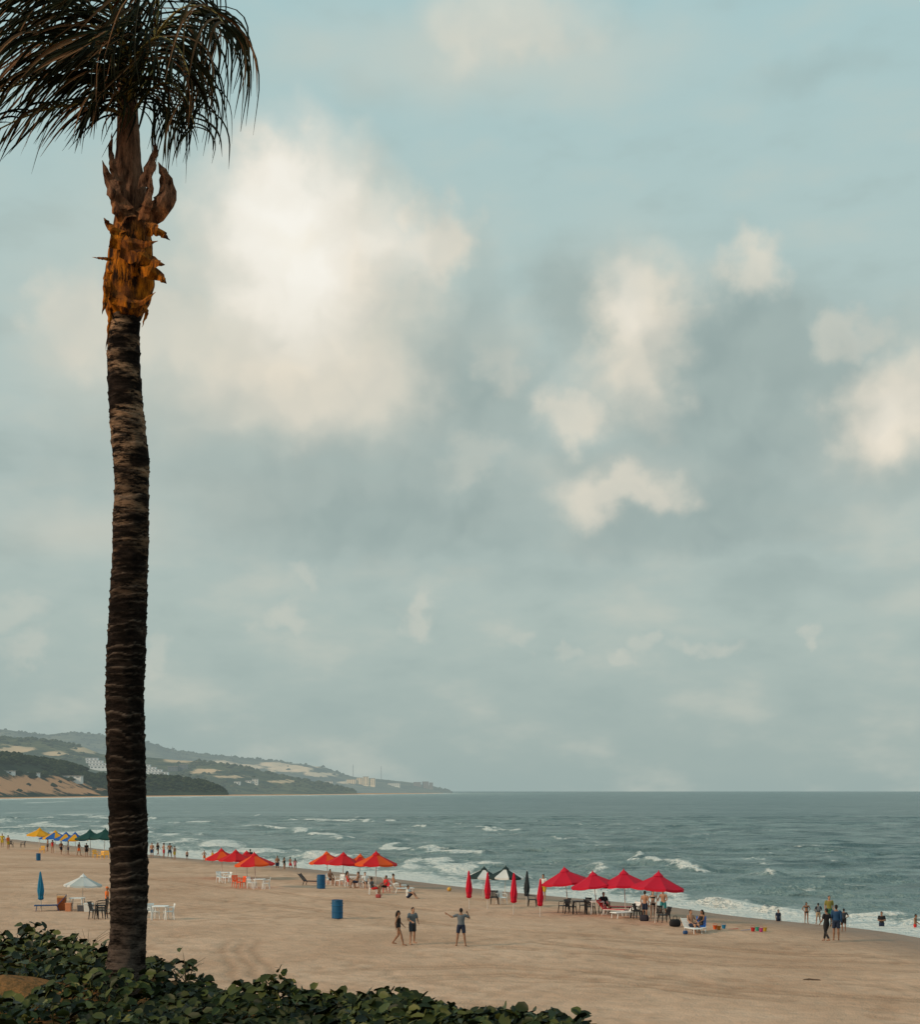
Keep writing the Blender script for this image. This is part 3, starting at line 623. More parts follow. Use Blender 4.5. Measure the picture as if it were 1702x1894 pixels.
def table(px,py,c,label,rz=0,sc=(1,1,1)):
    d=cached('table',table_meshes);t=root('plastic_table',label,'table',at(px,py),R(rz));t.scale=sc
    obj('tabletop',d['top'],pm(c,.45,.1,5),t)
    for i in range(4): obj('leg',d['leg%d'%i],pm(c,.45,.1,5),t)
def lounger_meshes():
    d={};mb=MB()
    for s_ in(-1,1): mb.tube([(s_*.3,-.95,.32),(s_*.3,.35,.32)],.022,6)
    mb.tube([(-.3,-.95,.32),(.3,-.95,.32)],.022,6);d['frame']=mb.mesh('f')
    mb=MB()
    for k in range(9): mb.box((0,-.88+k*.145,.345),(.56,.115,.018))
    d['seat']=mb.mesh('s');M=Matrix.Rotation(R(48),3,'X');mb=MB()
    for k in range(6): mb.box((0,.36+.08*k+.02,.37+.09*k),(.56,.1,.018),M)
    for s_ in(-1,1): mb.tube([(s_*.29,.33,.33),(s_*.29,.85,.9)],.018,6)
    d['backrest']=mb.mesh('b')
    for i,(x,y) in enumerate(((-.28,-.8),(.28,-.8),(-.28,.3),(.28,.3))):
        mb=MB();mb.tube([(x,y,.33),(x,y+(.12 if y>0 else -.06),0)],[.028,.022],6);d['leg%d'%i]=mb.mesh('l')
    return d
def lounger(px,py,rz,c,label,c2=None,name='sun_lounger',sc=1):
    d=cached('lounger',lounger_meshes);t=root(name,label,'sun lounger',at(px,py),R(rz),None,sc);mt=pm(c,.5,.12,5);m2=pm(c2 or c,.6,.12,5)
    obj('frame',d['frame'],mt,t);obj('seat',d['seat'],m2,t);obj('backrest',d['backrest'],m2,t)
    for i in range(4): obj('leg',d['leg%d'%i],mt,t)
def barrel(px,py,label,s=1.):
    t=root('barrel',label,'barrel',at(px,py),0,None,s);bm_=pm((.008,.085,.19),.5,.35,3)
    mb=MB();mb.lathe([(.27,0),(.29,.02),(.29,.3),(.305,.32),(.305,.35),(.29,.37),(.29,.63),(.305,.65),(.305,.68),(.29,.7),(.285,.9),(.275,.93)],20);obj('body',mb.mesh('b',1,False),bm_,t)
    mb=MB();mb.lathe([(.275,.93),(.30,.935),(.30,.965),(.27,.97),(.255,.94)],20);obj('rim',mb,pm((.006,.07,.17),.4),t)
    for s_ in(-1,1):
        mb=MB();mb.tube([(s_*.295,-.06,.8),(s_*.335,-.05,.78),(s_*.335,.05,.78),(s_*.295,.06,.8)],.012,5);obj('handle',mb,dark,t)
# ---------------------------------------------------------------- people
def V(*a): return Vector(a)
BASE=dict(pel=V(0,0,.94),nk=V(0,.01,1.46),hd=V(0,-.015,1.60),
 shL=V(-.185,.01,1.405),elL=V(-.235,.03,1.12),wrL=V(-.235,-.04,.87),shR=V(.185,.01,1.405),elR=V(.235,.03,1.12),wrR=V(.235,-.04,.87),
 hiL=V(-.09,0,.92),knL=V(-.105,-.015,.50),anL=V(-.115,.02,.09),hiR=V(.09,0,.92),knR=V(.105,-.015,.50),anR=V(.115,.02,.09),toe=V(0,-.17,0))
def pose(**k):
    d={a:b_.copy() for a,b_ in BASE.items()}
    for a,b_ in k.items(): d[a]=V(*b_)
    return d
POSES={'stand':pose(),
 'walk':pose(knL=(-.1,-.17,.52),anL=(-.1,-.27,.10),knR=(.1,.03,.49),anR=(.1,.30,.15),elL=(-.24,.10,1.13),wrL=(-.22,.08,.90),elR=(.24,-.05,1.12),wrR=(.22,-.22,.95)),
 'stride':pose(nk=(0,-.03,1.45),hd=(0,-.06,1.59),knL=(-.13,-.08,.5),anL=(-.2,-.12,.1),knR=(.14,.05,.5),anR=(.2,.16,.12),elL=(-.28,-.05,1.16),wrL=(-.20,-.25,1.08),elR=(.27,-.02,1.14),wrR=(.2,-.2,1.02)),
 'throw':pose(knL=(-.14,-.03,.5),anL=(-.20,.03,.09),knR=(.15,-.03,.5),anR=(.21,.02,.09),elL=(-.38,-.05,1.27),wrL=(-.30,-.16,1.47),elR=(.42,0,1.32),wrR=(.62,-.10,1.44)),
 'hips':pose(elL=(-.34,.08,1.16),wrL=(-.19,-.04,1.01),elR=(.34,.08,1.16),wrR=(.19,-.04,1.01)),
 'fold':pose(elL=(-.25,-.03,1.13),wrL=(.02,-.17,1.15),elR=(.25,-.03,1.13),wrR=(-.02,-.19,1.12)),
 'sit':pose(pel=(0,.02,.52),nk=(0,.12,1.03),hd=(0,.09,1.17),shL=(-.185,.11,.97),shR=(.185,.11,.97),elL=(-.25,.0,.73),wrL=(-.2,-.22,.64),elR=(.25,.0,.73),wrR=(.2,-.22,.64),hiL=(-.09,0,.5),hiR=(.09,0,.5),knL=(-.12,-.42,.53),knR=(.12,-.42,.53),anL=(-.13,-.47,.09),anR=(.13,-.47,.09)),
 'ground':pose(pel=(0,.05,.13),nk=(0,.07,.66),hd=(0,.03,.80),shL=(-.185,.05,.60),shR=(.185,.05,.60),elL=(-.24,-.13,.42),wrL=(-.1,-.33,.40),elR=(.24,-.13,.42),wrR=(.1,-.33,.40),hiL=(-.09,.02,.12),hiR=(.09,.02,.12),knL=(-.13,-.33,.46),knR=(.13,-.33,.46),anL=(-.12,-.58,.09),anR=(.12,-.58,.09))}
def loft(mb,rows,n=14):
    rs=[]
    for i,(c,rx,ry) in enumerate(rows):
        a=rows[max(0,i-1)][0];b_=rows[min(len(rows)-1,i+1)][0];t=(b_-a).normalized();fx=V(1,0,0);fy=t.cross(fx).normalized()
        rs.append([c+fx*rx*math.cos(q)+fy*ry*math.sin(q) for q in [2*math.pi*k/n for k in range(n)]])
    mb.rings(rs)
def torso(mb,P_,e=0,lo=0,hi=1,slim=1.):
    p,n_=P_['pel'],P_['nk'];T=[(-.16,.07,.07),(-.06,.155,.105),(.06,.158,.108),(.28,.135,.095),(.42,.138,.098),(.62,.16,.112),(.80,.175,.11),(.92,.155,.09),(1.0,.075,.065)]
    rows=[(p.lerp(n_,t),(rx*slim+e),(ry+e)) for t,rx,ry in T if lo<=t<=hi];loft(mb,rows)
def taper(mb,a,b_,ra,rb,n=8,mid=None):
    mid=mid or (ra+rb)/2*1.04;mb.tube([a,a.lerp(b_,.35),a.lerp(b_,.7),b_],[ra,max(mid,ra*.97),(mid+rb)/2,rb],n)
def body(P_,slim):
    mb=MB();torso(mb,P_,0,-.2,1,slim)
    mb.tube([P_['nk']-V(0,0,.04),P_['nk']+V(0,-.005,.03),P_['hd']-V(0,0,.04)],[.062,.052,.05],10)
    h=P_['hd'];mb.ell(h+V(0,.008,.02),(.074,.092,.105));mb.ell(h+V(0,-.03,-.05),(.052,.058,.062));mb.ell(h+V(0,-.092,-.005),(.014,.02,.024),8,5)
    for s_ in(-1,1): mb.ell(h+V(s_*.077,.01,0),(.012,.02,.032),8,5)
    for s_ in'LR':
        sg=-1 if s_=='L' else 1
        a,e_,w=P_['sh'+s_],P_['el'+s_],P_['wr'+s_];mb.ell(a-V(sg*.02,0,.01),(.062,.06,.062));taper(mb,a,e_,.05*slim,.040*slim);taper(mb,e_,w,.041*slim,.027,mid=.038*slim);mb.ell(e_,(.041*slim,)*3,8,6)
        d=(w-e_).normalized();q=d.cross(V(0,1,0)) if abs(d.y)<.9 else V(1,0,0);q.normalize()
        mb.tube([w,w+d*.04,w+d*.09],[.026,.038,.036],8,flat=.5,up=q)
        nn_=q.cross(d)
        for k,(o_,l) in enumerate(((-.027,.065),(-.009,.078),(.009,.072),(.027,.055))):
            s0=w+d*.085+q*o_;mb.tube([s0,s0+d*l*.5+nn_*.006,s0+d*l*.85+nn_*.022],[.011,.010,.008],6)
        mb.tube([w+d*.03+q*(-.03),w+d*.06-q*.055,w+d*.095-q*.058],[.014,.012,.009],6)
        hi,k_,an=P_['hi'+s_],P_['kn'+s_],P_['an'+s_];mb.ell(hi,(.085*slim,.09,.09));taper(mb,hi,k_,.088*slim,.055,10);mb.ell(k_,(.054,.056,.056),8,6)
        mb.tube([k_,k_.lerp(an,.3)+V(0,.012,0),k_.lerp(an,.65),an],[.052,.058,.044,.035],10)
        mb.ell(an-V(0,-.015,.035),(.036,.05,.045),8,6);z0=an.z-.09
        mb.tube([V(an.x,an.y+.04,z0+.045),V(an.x*1.05,an.y-.08,z0+.042),V(an.x*1.1,an.y-.15,z0+.028),V(an.x*1.12,an.y-.2,z0+.02)],[.04,.042,.042,.022],8,flat=.75,up=(1,0,0))
    return mb
def cover(kind,P_,slim):
    mb=MB()
    if kind in('shirt','longshirt'):
        torso(mb,P_,.018,.0,.97,slim)
        for s_ in'LR':
            a,e_,w=P_['sh'+s_],P_['el'+s_],P_['wr'+s_];sg=-1 if s_=='L' else 1;mb.ell(a-V(sg*.02,0,.01),(.075,.075,.072))
            if kind=='shirt': mb.tube([a,a.lerp(e_,.75)],[.068,.062],10)
            else: mb.tube([a,e_,e_.lerp(w,.95)],[.066,.055,.042],10)
    elif kind in('shorts','trousers','briefs'):
        torso(mb,P_,.018,-.2,.18,slim)
        for s_ in'LR':
            hi,k_,an=P_['hi'+s_],P_['kn'+s_],P_['an'+s_];mb.ell(hi,(.10*slim,.105,.105))
            if kind=='briefs': continue
            f=.78 if kind=='shorts' else 1
            mb.tube([hi,hi.lerp(k_,f*.5),hi.lerp(k_,f)],[.104*slim,.098,.09 if f<1 else .07],10)
            if kind=='trousers': mb.tube([k_,k_.lerp(an,.9)],[.07,.055],10)
    elif kind=='swimsuit':
        torso(mb,P_,.01,-.2,.81,slim)
        for s_ in'LR': mb.ell(P_['hi'+s_],(.092*slim,.098,.085));mb.tube([P_['pel'].lerp(P_['nk'],.75)+V(.09*(1 if s_=='R' else -1),-.08,0),P_['pel'].lerp(P_['nk'],.97)+V(.08*(1 if s_=='R' else -1),.0,.0),P_['pel'].lerp(P_['nk'],.75)+V(.09*(1 if s_=='R' else -1),.08,0)],.02,6)
    elif kind=='bikini_top': torso(mb,P_,.012,.6,.81,slim)
    elif kind=='hair':
        h=P_['hd'];mb.ell(h+V(0,.022,.04),(.083,.094,.098));mb.ell(h+V(0,.06,-.01),(.066,.05,.075))
    elif kind=='long_hair':
        h=P_['hd'];mb.ell(h+V(0,.022,.04),(.086,.097,.10));mb.tube([h+V(0,.07,.03),h+V(0,.1,-.08),h+V(0,.10,-.2),h+V(0,.09,-.32)],[.07,.075,.065,.03],10)
    elif kind=='cap':
        h=P_['hd'];mb.ell(h+V(0,.01,.055),(.085,.098,.075));mb.tube([h+V(0,-.06,.05),h+V(0,-.165,.035)],[.07,.055],10,flat=.15,up=(1,0,0))
    elif kind=='backpack':
        c=P_['pel'].lerp(P_['nk'],.62);mb.ell(c+V(0,.18,0),(.14,.09,.22),12,8)
    return mb
def remesh(mb,vox):
    me=mb.mesh('tmp');o=bpy.data.objects.new('tmp',me);C.objects.link(o)
    md=o.modifiers.new('r','REMESH');md.mode='VOXEL';md.voxel_size=vox;md.use_smooth_shade=True
    s2=o.modifiers.new('s','SMOOTH');s2.factor=.5;s2.iterations=2
    dg=bpy.context.evaluated_depsgraph_get();r=bpy.data.meshes.new_from_object(o.evaluated_get(dg));bpy.data.objects.remove(o)
    r.materials.clear();r.materials.append(None);return r
skinA=(.36,.19,.12);skinB=(.24,.12,.07);skinC=(.45,.27,.19)
def person(px,py,ps,rz,h,skin,wear,label,group=None,depth=None,slim=1.,loc=None,dz=0,vox=None):
    p=loc if loc is not None else at(px,py,depth);sc=h/1.72
    v=vox or (.014 if p.y<95 else .022)
    me=cached(('body',ps,slim,v),lambda:remesh(body(POSES[ps],slim),v))
    o=obj('person',me,pm(skin,.6,.12,12),loc=p+V(0,0,dz),rot=(0,0,R(rz)),sc=sc);tag(o,label,'person',group)
    for w in wear.split():
        k,c=w.split(':');kind={'bikini_bottom':'briefs'}.get(k,k)
        m2=cached(('wear',kind,ps,slim),lambda:remesh(cover(kind,POSES[ps],slim),.018))
        obj('hair' if k=='long_hair' else k,m2,pm(COL[c],.75,.2,10),o)
    return o
COL=dict(black=(.012,.012,.014),grey=(.11,.13,.15),navy=(.012,.022,.05),white=(.65,.65,.63),blue=(.012,.05,.12),yellow=(.5,.34,.03),olive=(.20,.17,.04),red=(.5,.02,.02),orange=(.7,.16,.03),green=(.04,.14,.08),brown=(.05,.03,.02),dark=(.014,.011,.01),tan=(.35,.25,.16),pink=(.6,.2,.22),teal=(.03,.2,.22),blond=(.28,.17,.07),charcoal=(.03,.035,.045))
person(737,1748,'walk',80,1.56,skinB,'swimsuit:black long_hair:dark','woman in black swimsuit walking behind the man in grey tee',slim=.9)
person(763,1746,'stride',35,1.68,skinA,'shirt:grey shorts:charcoal hair:dark','man in grey tee and dark shorts beside the woman in black swimsuit')
person(853,1749,'throw',180,1.68,skinB,'shirt:grey shorts:navy hair:dark','man in grey tee seen from behind with both arms raised')
person(1529,1741,'walk',-150,1.60,skinB,'shirt:black trousers:black hair:dark','person in all black clothes walking, nearest of the right group')
person(1547,1739,'stand',170,1.74,skinB,'longshirt:blue shorts:navy hair:dark','man in blue long shirt beside the person in black')
person(1561,1722,'hips',170,1.2,skinB,'shirt:charcoal shorts:black hair:dark','short person in dark clothes partly behind the man in blue')
person(1534,1711,'stand',0,1.66,skinA,'shirt:olive shorts:green hair:dark','man in dull yellow shirt standing behind the person in black')
person(1514,1708,'stride',180,1.2,skinB,'shirt:charcoal shorts:tan hair:dark backpack:grey','person with grey backpack left of the man in yellow')
person(1492,1707,'hips',0,1.2,skinB,'bikini_top:black bikini_bottom:black long_hair:dark','woman in black bikini at water edge, left of the right group',slim=.9)
person(1440,1703,'stand',20,1.15,skinB,'shirt:navy shorts:navy hair:dark','child in dark top wading alone left of the bikini woman',depth=.45)
person(1631,1714,'fold',0,1.4,skinB,'shirt:black shorts:navy hair:dark','person wading waist deep near the right edge, folded arms',depth=.55)
person(1693,1717,'stride',60,1.3,skinB,'shorts:red hair:dark','shirtless wader closest to the right edge',depth=.5)
person(1193,1700,'stand',150,1.58,skinA,'shorts:navy hair:dark','shirtless man in navy shorts under the rightmost crimson umbrella')
person(1208,1699,'hips',10,1.56,skinC,'bikini_top:black bikini_bottom:black long_hair:brown','woman in black bikini between two men under the last umbrella',slim=.9)
person(1227,1697,'stride',-30,1.6,skinA,'shorts:teal hair:brown','shirtless man in teal shorts beside the rightmost umbrella pole')
person(1005,1666,'stand',-20,1.75,skinA,'shirt:white shorts:yellow hair:dark','person in white top and yellow shorts standing behind closed umbrellas')
person(756,1661,'ground',70,1.6,skinA,'shirt:white shorts:navy hair:dark','person in white shirt sitting on sand with knees up')
lab=['leftmost of the bathers beside the palm trunk, blue shorts','second bather right of the palm trunk, dark swimsuit','third bather right of the palm trunk, red shorts','fourth bather right of the palm trunk, dark shorts','fifth bather right of the palm trunk, yellow shorts']
for i,(px,py,ps,w,h) in enumerate([(281,1587,'stand','shorts:blue hair:dark',1.7),(292,1584,'walk','swimsuit:dark long_hair:dark',1.6),(303,1587,'hips','shorts:red hair:dark',1.68),(314,1588,'stride','shorts:navy hair:dark',1.72),(323,1589,'stand','shorts:yellow hair:dark',1.45)]):
    person(px,py,ps,i*60,h,(skinA,skinB)[i%2],w,lab[i],vox=.03)
person(346,1590,'stand',0,1.0,skinB,'shorts:black hair:dark','small child alone between the bathers and red umbrellas',vox=.03)
person(378,1594,'hips',30,1.2,skinA,'shorts:orange hair:dark','child in orange shorts left of the red umbrellas',vox=.03)
person(393,1594,'stand',-40,1.2,skinA,'swimsuit:yellow hair:dark','child in yellow swimsuit left of the red umbrellas',vox=.03)
person(463,1603,'stand',180,1.7,skinB,'shirt:black shorts:black hair:dark','person in black showing above the red umbrellas',vox=.03)
lab=['shirtless bather in navy shorts, leftmost of four by the surf','bather in black swimsuit, second of four by the surf','bather in red shorts, third of four by the surf','bather in pink swimsuit, rightmost of four by the surf']
for i,(px,py,w,h) in enumerate([(513,1605,'shorts:navy hair:dark',1.5),(526,1607,'swimsuit:black long_hair:dark',1.45),(537,1605,'shorts:red hair:dark',1.3),(546,1607,'swimsuit:pink long_hair:dark',1.3)]):
    person(px,py,('stand','hips','walk','stride')[i],i*70,h,(skinB,skinA)[i%2],w,lab[i],vox=.03,depth=.15)
lab=['bather in dark shorts below the yellow umbrella','bather in red swimsuit beside the yellow umbrella pole','shirtless bather under the second yellow and blue umbrella','bather in white shirt under the blue umbrellas','bather in orange shorts left of the green umbrellas','bather in black by the green umbrellas']
for i,(px,py,ps,w) in enumerate([(88,1574,'stand','shorts:black hair:dark'),(97,1577,'hips','swimsuit:red long_hair:dark'),(113,1580,'walk','shorts:navy hair:dark'),(126,1580,'stand','shirt:white shorts:blue hair:dark'),(146,1582,'stride','shorts:orange hair:dark'),(160,1584,'stand','shirt:black shorts:black hair:dark')]):
    person(px,py,ps,i*50-60,1.5,(skinB,skinA)[i%2],w,lab[i],vox=.03)
person(4,1567,'hips',0,1.75,skinA,'shirt:yellow shorts:yellow hair:dark','person in yellow outfit at the left edge of the beach',vox=.03)
person(15,1570,'stand',60,1.7,skinA,'shirt:orange shorts:yellow hair:dark','person in orange top just inside the left edge',vox=.03)
q=W(737,1858,18.9);person(0,0,'stand',30,1.7,skinC,'shirt:white shorts:blue hair:dark','dark haired person whose head shows above the creeper at bottom',loc=V(q.x,q.y,q.z-1.70))
for px,py,l,tl,s in [(1052,1687,'leftmost open crimson umbrella of the row of four',(.03,-.10),.98),(1106,1692,'second open crimson umbrella from the left in its row',(0,-.12),.93),(1158,1694,'third open crimson umbrella from the left in its row',(.0,-.05),.98),(1212,1706,'rightmost open crimson umbrella, nearest the camera in its row',(0,.07),1.02)]:
    umbrella(px,py,l,crim,crim,s,rz=random.random(),tilt=tl,group='open crimson umbrellas',hgt=2.6)
umbrella(893,1662,'black umbrella with white panels, behind the left closed red one',(.02,.04,.04),(.8,.8,.78),.82,.42,(0,.05),'black and white umbrellas')
umbrella(934,1664,'black umbrella with white panels, right of its twin',(.02,.04,.04),(.8,.8,.78),.85,.15,(0,.03),'black and white umbrellas')
for px,py,l,s in [(868,1680,'leftmost of the four closed red umbrellas',.93),(902,1681,'second closed red umbrella from the left',.9),(950,1691,'third closed red umbrella from the left',.98),(999,1695,'rightmost closed red umbrella beside the open crimson row',.88)]:
    closed(px,py,l,crim,s,(random.uniform(-.03,.03),random.uniform(-.03,.03)),'closed red umbrellas')
closed(974,1675,'closed black umbrella among the closed red ones',(.03,.04,.045),.88,(0,.03))
for px,py,l,s,c1,c2 in [(411,1624,'leftmost red umbrella of the cluster right of the palm',.95,red,orange),(436,1626,'second red umbrella of the cluster right of the palm',.93,red,red),(457,1624,'rear red umbrella of the cluster right of the palm',.88,red,red),(473,1641,'front orange and red umbrella of the cluster right of the palm',1.0,red,orange)]:
    umbrella(px,py,l,c1,c2,s,random.random(),(0,random.uniform(-.06,.06)),'red umbrellas right of the palm',hgt=2.45)
for px,py,l,s,c1,c2 in [(607,1630,'leftmost orange umbrella of the middle cluster',.98,orange,red),(634,1634,'second umbrella from left of the middle cluster, red',1.0,red,red),(664,1634,'third umbrella of the middle cluster, behind the front one',.95,orange,red),(695,1641,'largest front orange and red umbrella of the middle cluster',1.1,red,orange)]:
    umbrella(px,py,l,c1,c2,s,random.random(),(0,random.uniform(-.06,.06)),'umbrellas of the middle cluster',hgt=2.35)
for px,py,l,s,c1,c2 in [(72,1573,'yellow umbrella, leftmost of the far left cluster',1.05,yellow,yellow),(90,1571,'blue umbrella just behind the leftmost yellow one',.8,blue,blue),(103,1577,'yellow and blue umbrella next to the leftmost yellow one',1.0,yellow,blue),(122,1580,'middle yellow and blue umbrella of the far left cluster',.98,blue,yellow),(140,1582,'blue and yellow umbrella left of the green ones',1.0,blue,yellow),(168,1584,'dark green umbrella left of its green twin',1.15,dgreen,dgreen),(192,1585,'dark green umbrella partly behind the palm trunk',1.2,dgreen,dgreen)]:
    umbrella(px,py,l,c1,c2,s,random.random(),(0,random.uniform(-.08,.08)),'umbrellas of the far left cluster',hgt=2.5,ribs=False)
umbrella(152,1681,'white umbrella over the vendor table left of the palm',white,(.5,.55,.55),.76,.3,(0,.03),hgt=2.62)
closed(76,1684,'closed blue umbrella at the left of the vendor spot',teal,.93,(0,-.02))
barrel(624,1698,'nearer blue barrel standing alone on the sand',1.05)
barrel(594,1643,'farther blue barrel left of the middle umbrella cluster',1.05)
barrel(71,1591,'small far blue barrel below the yellow umbrellas',.75)
for a in [(1044,1688,-60,black,'black chair under the leftmost crimson umbrella, left of its pole'),(1056,1690,60,black,'black chair right of the leftmost crimson umbrella pole'),(1083,1687,-40,black,'black chair left of the second crimson umbrella pole'),(1092,1690,100,black,'black chair touching the second crimson umbrella pole'),(1118,1687,20,black,'black chair right of the second crimson umbrella pole'),(1176,1697,-100,black,'black chair right of the third crimson umbrella pole'),(1183,1699,60,black,'black chair next to the navy shorts man'),(1229,1706,-70,black,'black chair right of the rightmost crimson umbrella pole'),(1222,1702,150,black,'black chair behind the rightmost crimson umbrella pole'),
 (915,1672,0,black,'black chair between second and third closed umbrellas'),(928,1672,30,white,'white chair under the right black and white umbrella'),(985,1676,80,black,'black chair beside the closed black umbrella'),
 (408,1632,40,white,'leftmost white chair under the red umbrellas'),(420,1633,-60,white,'second white chair under the red umbrellas'),(437,1640,30,orange,'orange chair left of the front orange umbrella pole'),(446,1642,-50,orange,'orange chair touching the front orange umbrella pole'),(466,1643,60,white,'white chair right of the orange chairs'),(492,1644,-90,white,'rightmost white chair of the cluster right of the palm'),
 (612,1636,40,white,'white chair under the leftmost orange umbrella'),(628,1638,-40,white,'white chair right of the far blue barrel'),(645,1640,90,white,'white chair below the second middle umbrella'),(660,1641,-90,white,'white chair below the third middle umbrella'),(676,1642,20,white,'white chair left of the largest umbrella pole'),(712,1650,-60,red,'red chair right of the largest umbrella pole'),(690,1654,100,white,'white chair in front of the largest middle umbrella'),
 (283,1700,40,white,'white chair touching the palm trunk on its right'),(312,1700,-70,white,'white chair right of the white table by the palm'),
 (176,1586,30,yellow,'yellow chair under the green umbrellas, left'),(186,1589,-30,yellow,'yellow chair under the green umbrellas, middle'),(197,1588,10,yellow,'yellow chair under the green umbrellas, right'),(20,1567,30,black,'far dark chair near the left edge'),(42,1567,-60,black,'far dark chair right of the left edge people'),(78,1578,0,yellow,'yellow chair below the leftmost yellow umbrella')]:
    chair(*a)
for k in range(3): chair(187,1699,-90+k*2,(.02,.02,.022),['bottom chair of the dark stack left of the palm','middle chair of the dark stack left of the palm','top chair of the dark stack left of the palm'][k],z=.13*k,sc=1.1)
chair(177,1699,80,(.02,.02,.022),'single dark chair left of the dark chair stack',sc=1.1)
table(297,1700,white,'white plastic table right of the palm trunk');table(143,1683,white,'white plastic table under the white umbrella');table(480,1644,white,'white table under the front orange umbrella');table(1072,1689,black,'dark table between first and second crimson umbrellas');table(1105,1690,white,'white table by the second crimson umbrella pole');table(652,1639,white,'white table in the middle umbrella cluster');table(415,1630,white,'white table under the leftmost red umbrella')
lounger(1130,1692,60,white,'white and red sun lounger below the third crimson umbrella',red);lounger(1160,1697,-60,white,'white sun lounger right of the red one');lounger(1140,1687,80,black,'black sun lounger behind the red one',red)
lounger(572,1637,70,black,'dark sun lounger left of the far blue barrel');lounger(740,1651,110,white,'white sun lounger beside the person sitting on sand');lounger(728,1645,100,white,'white sun lounger farther back, right of the largest umbrella')
lounger(95,1684,-75,(.02,.06,.16),'blue reclining lounger right of the closed blue umbrella')
lounger(1279,1725,20,white,'white beach chair holding the shirtless man',sc=.8);lounger(1297,1722,-10,white,'white beach chair right of the shirtless man',blue,sc=.8)
def sitat(px,py,rz,sk,w,l,h=1.65,dz=-.02,ps='sit',slim=1.): person(px,py,ps,rz,h,sk,w,l,dz=dz,slim=slim)
sitat(1280,1724,30,skinA,'shorts:navy hair:brown','shirtless man sitting in a white beach chair',dz=-.1)
sitat(1296,1721,-60,skinB,'swimsuit:black long_hair:dark','woman in black swimsuit sitting right of the shirtless man',1.55,-.1,slim=.9)
sitat(612,1637,40,skinB,'shorts:black hair:dark','shirtless person seated under the leftmost orange umbrella')
sitat(645,1641,90,skinA,'swimsuit:red long_hair:dark','person in red swimsuit seated under the second middle umbrella')
sitat(660,1642,-90,skinA,'shorts:navy hair:dark','shirtless person seated facing left in the middle cluster')
sitat(676,1643,20,skinC,'shirt:white shorts:black hair:dark','person in white seated left of the largest umbrella pole')
sitat(712,1651,-60,skinB,'shirt:red shorts:black hair:dark','person in red shirt seated right of the largest umbrella pole')
sitat(690,1655,100,skinB,'shirt:charcoal shorts:red hair:dark','person in charcoal shirt seated in front of the largest umbrella')
sitat(730,1646,100,skinA,'shorts:white hair:dark','shirtless person seated on the farther white lounger')
sitat(1118,1688,20,skinA,'shirt:black shorts:black hair:dark','person in black seated right of the second crimson umbrella pole')
person(198,1690,'stand',100,1.55,skinB,'shirt:orange shorts:black cap:orange','person in orange shirt and cap left of the palm trunk')
def crate(px,py,c,label,d=(.5,.4,.45),rz=0,lidc=None,name='cooler_box',cat='cooler'):
    t=root(name,label,cat,at(px,py),R(rz));mb=MB();x,y,z=d
    mb.rings([[(a*x/2*s_,b_*y/2*s_,h) for a,b_ in((-1,-.8),(-.9,-1),(.9,-1),(1,-.8),(1,.8),(.9,1),(-.9,1),(-1,.8))] for s_,h in((.88,0),(.92,.03),(1,z*.85))]);obj('body',mb,pm(c,.5),t)
    mb=MB();mb.rings([[(a*x/2*s_,b_*y/2*s_,h) for a,b_ in((-1,-.8),(-.9,-1),(.9,-1),(1,-.8),(1,.8),(.9,1),(-.9,1),(-1,.8))] for s_,h in((1.05,z*.855),(1.05,z*.95),(.95,z))]);obj('lid',mb,pm(lidc or c,.5),t)
    mb=MB();mb.tube([(-x/2-.01,0,z*.6),(-x/2-.02,0,z+.08),(x/2+.02,0,z+.08),(x/2+.01,0,z*.6)],.012,6);obj('handle',mb,dark,t)
crate(114,1683,(.42,.12,.04),'tall rust orange cooler left of the white table',(.5,.45,.85),10,(.6,.3,.12))
crate(127,1685,(.5,.2,.1),'small brown box between the rust cooler and white table',(.35,.35,.5),0)
crate(164,1686,(.6,.6,.58),'white cooler right of the vendor table',(.5,.4,.5),0)
crate(150,1685,(.08,.08,.09),'dark box under the white vendor table',(.4,.3,.35),0)
def bagm(px,py,c,label,s=1):
    t=root('beach_bag',label,'bag',at(px,py),R(random.uniform(-40,40)),None,s);mb=MB();mb.rings([[(a*w*(1+.05*math.sin(k*3)),b_*w*.5,h) for k,(a,b_) in enumerate(((-1,-.6),(-.6,-1),(.6,-1),(1,-.6),(1,.6),(.6,1),(-.6,1),(-1,.6)))] for w,h in((.2,0),(.25,.06),(.25,.24),(.19,.34))]);obj('body',mb.mesh('b',1,True),pm(c,.8),t)
    for s_ in(-1,1):
        mb=MB();mb.tube([(-.1,s_*.07,.32),(-.07,s_*.06,.5),(.07,s_*.06,.5),(.1,s_*.07,.32)],.012,6);obj('strap',mb,pm(c,.8),t)
bagm(1249,1713,black,'black beach bag left of the shirtless man',1.1);bagm(700,1660,(.3,.05,.05),'dark red bag in front of the largest middle umbrella',.7);bagm(1192,1703,(.02,.02,.03),'dark bag at the feet of the navy shorts man');bagm(1268,1727,(.03,.08,.2),'blue bag below the white beach chair',.5)
def bucket(px,py,c,label,s=1.):
    t=root('toy_bucket',label,'toy bucket',at(px,py),0,None,s);mb=MB();mb.lathe([(.09,0),(.095,.01),(.125,.2),(.135,.205),(.135,.22),(.12,.22),(.088,.02)],14);obj('body',mb,pm(c,.4),t)
    mb=MB();mb.tube([(.13*math.cos(a),.0,.21+.12*math.sin(a)) for a in [math.pi*k/8 for k in range(9)]],.008,5);obj('handle',mb,pm(c,.4),t)
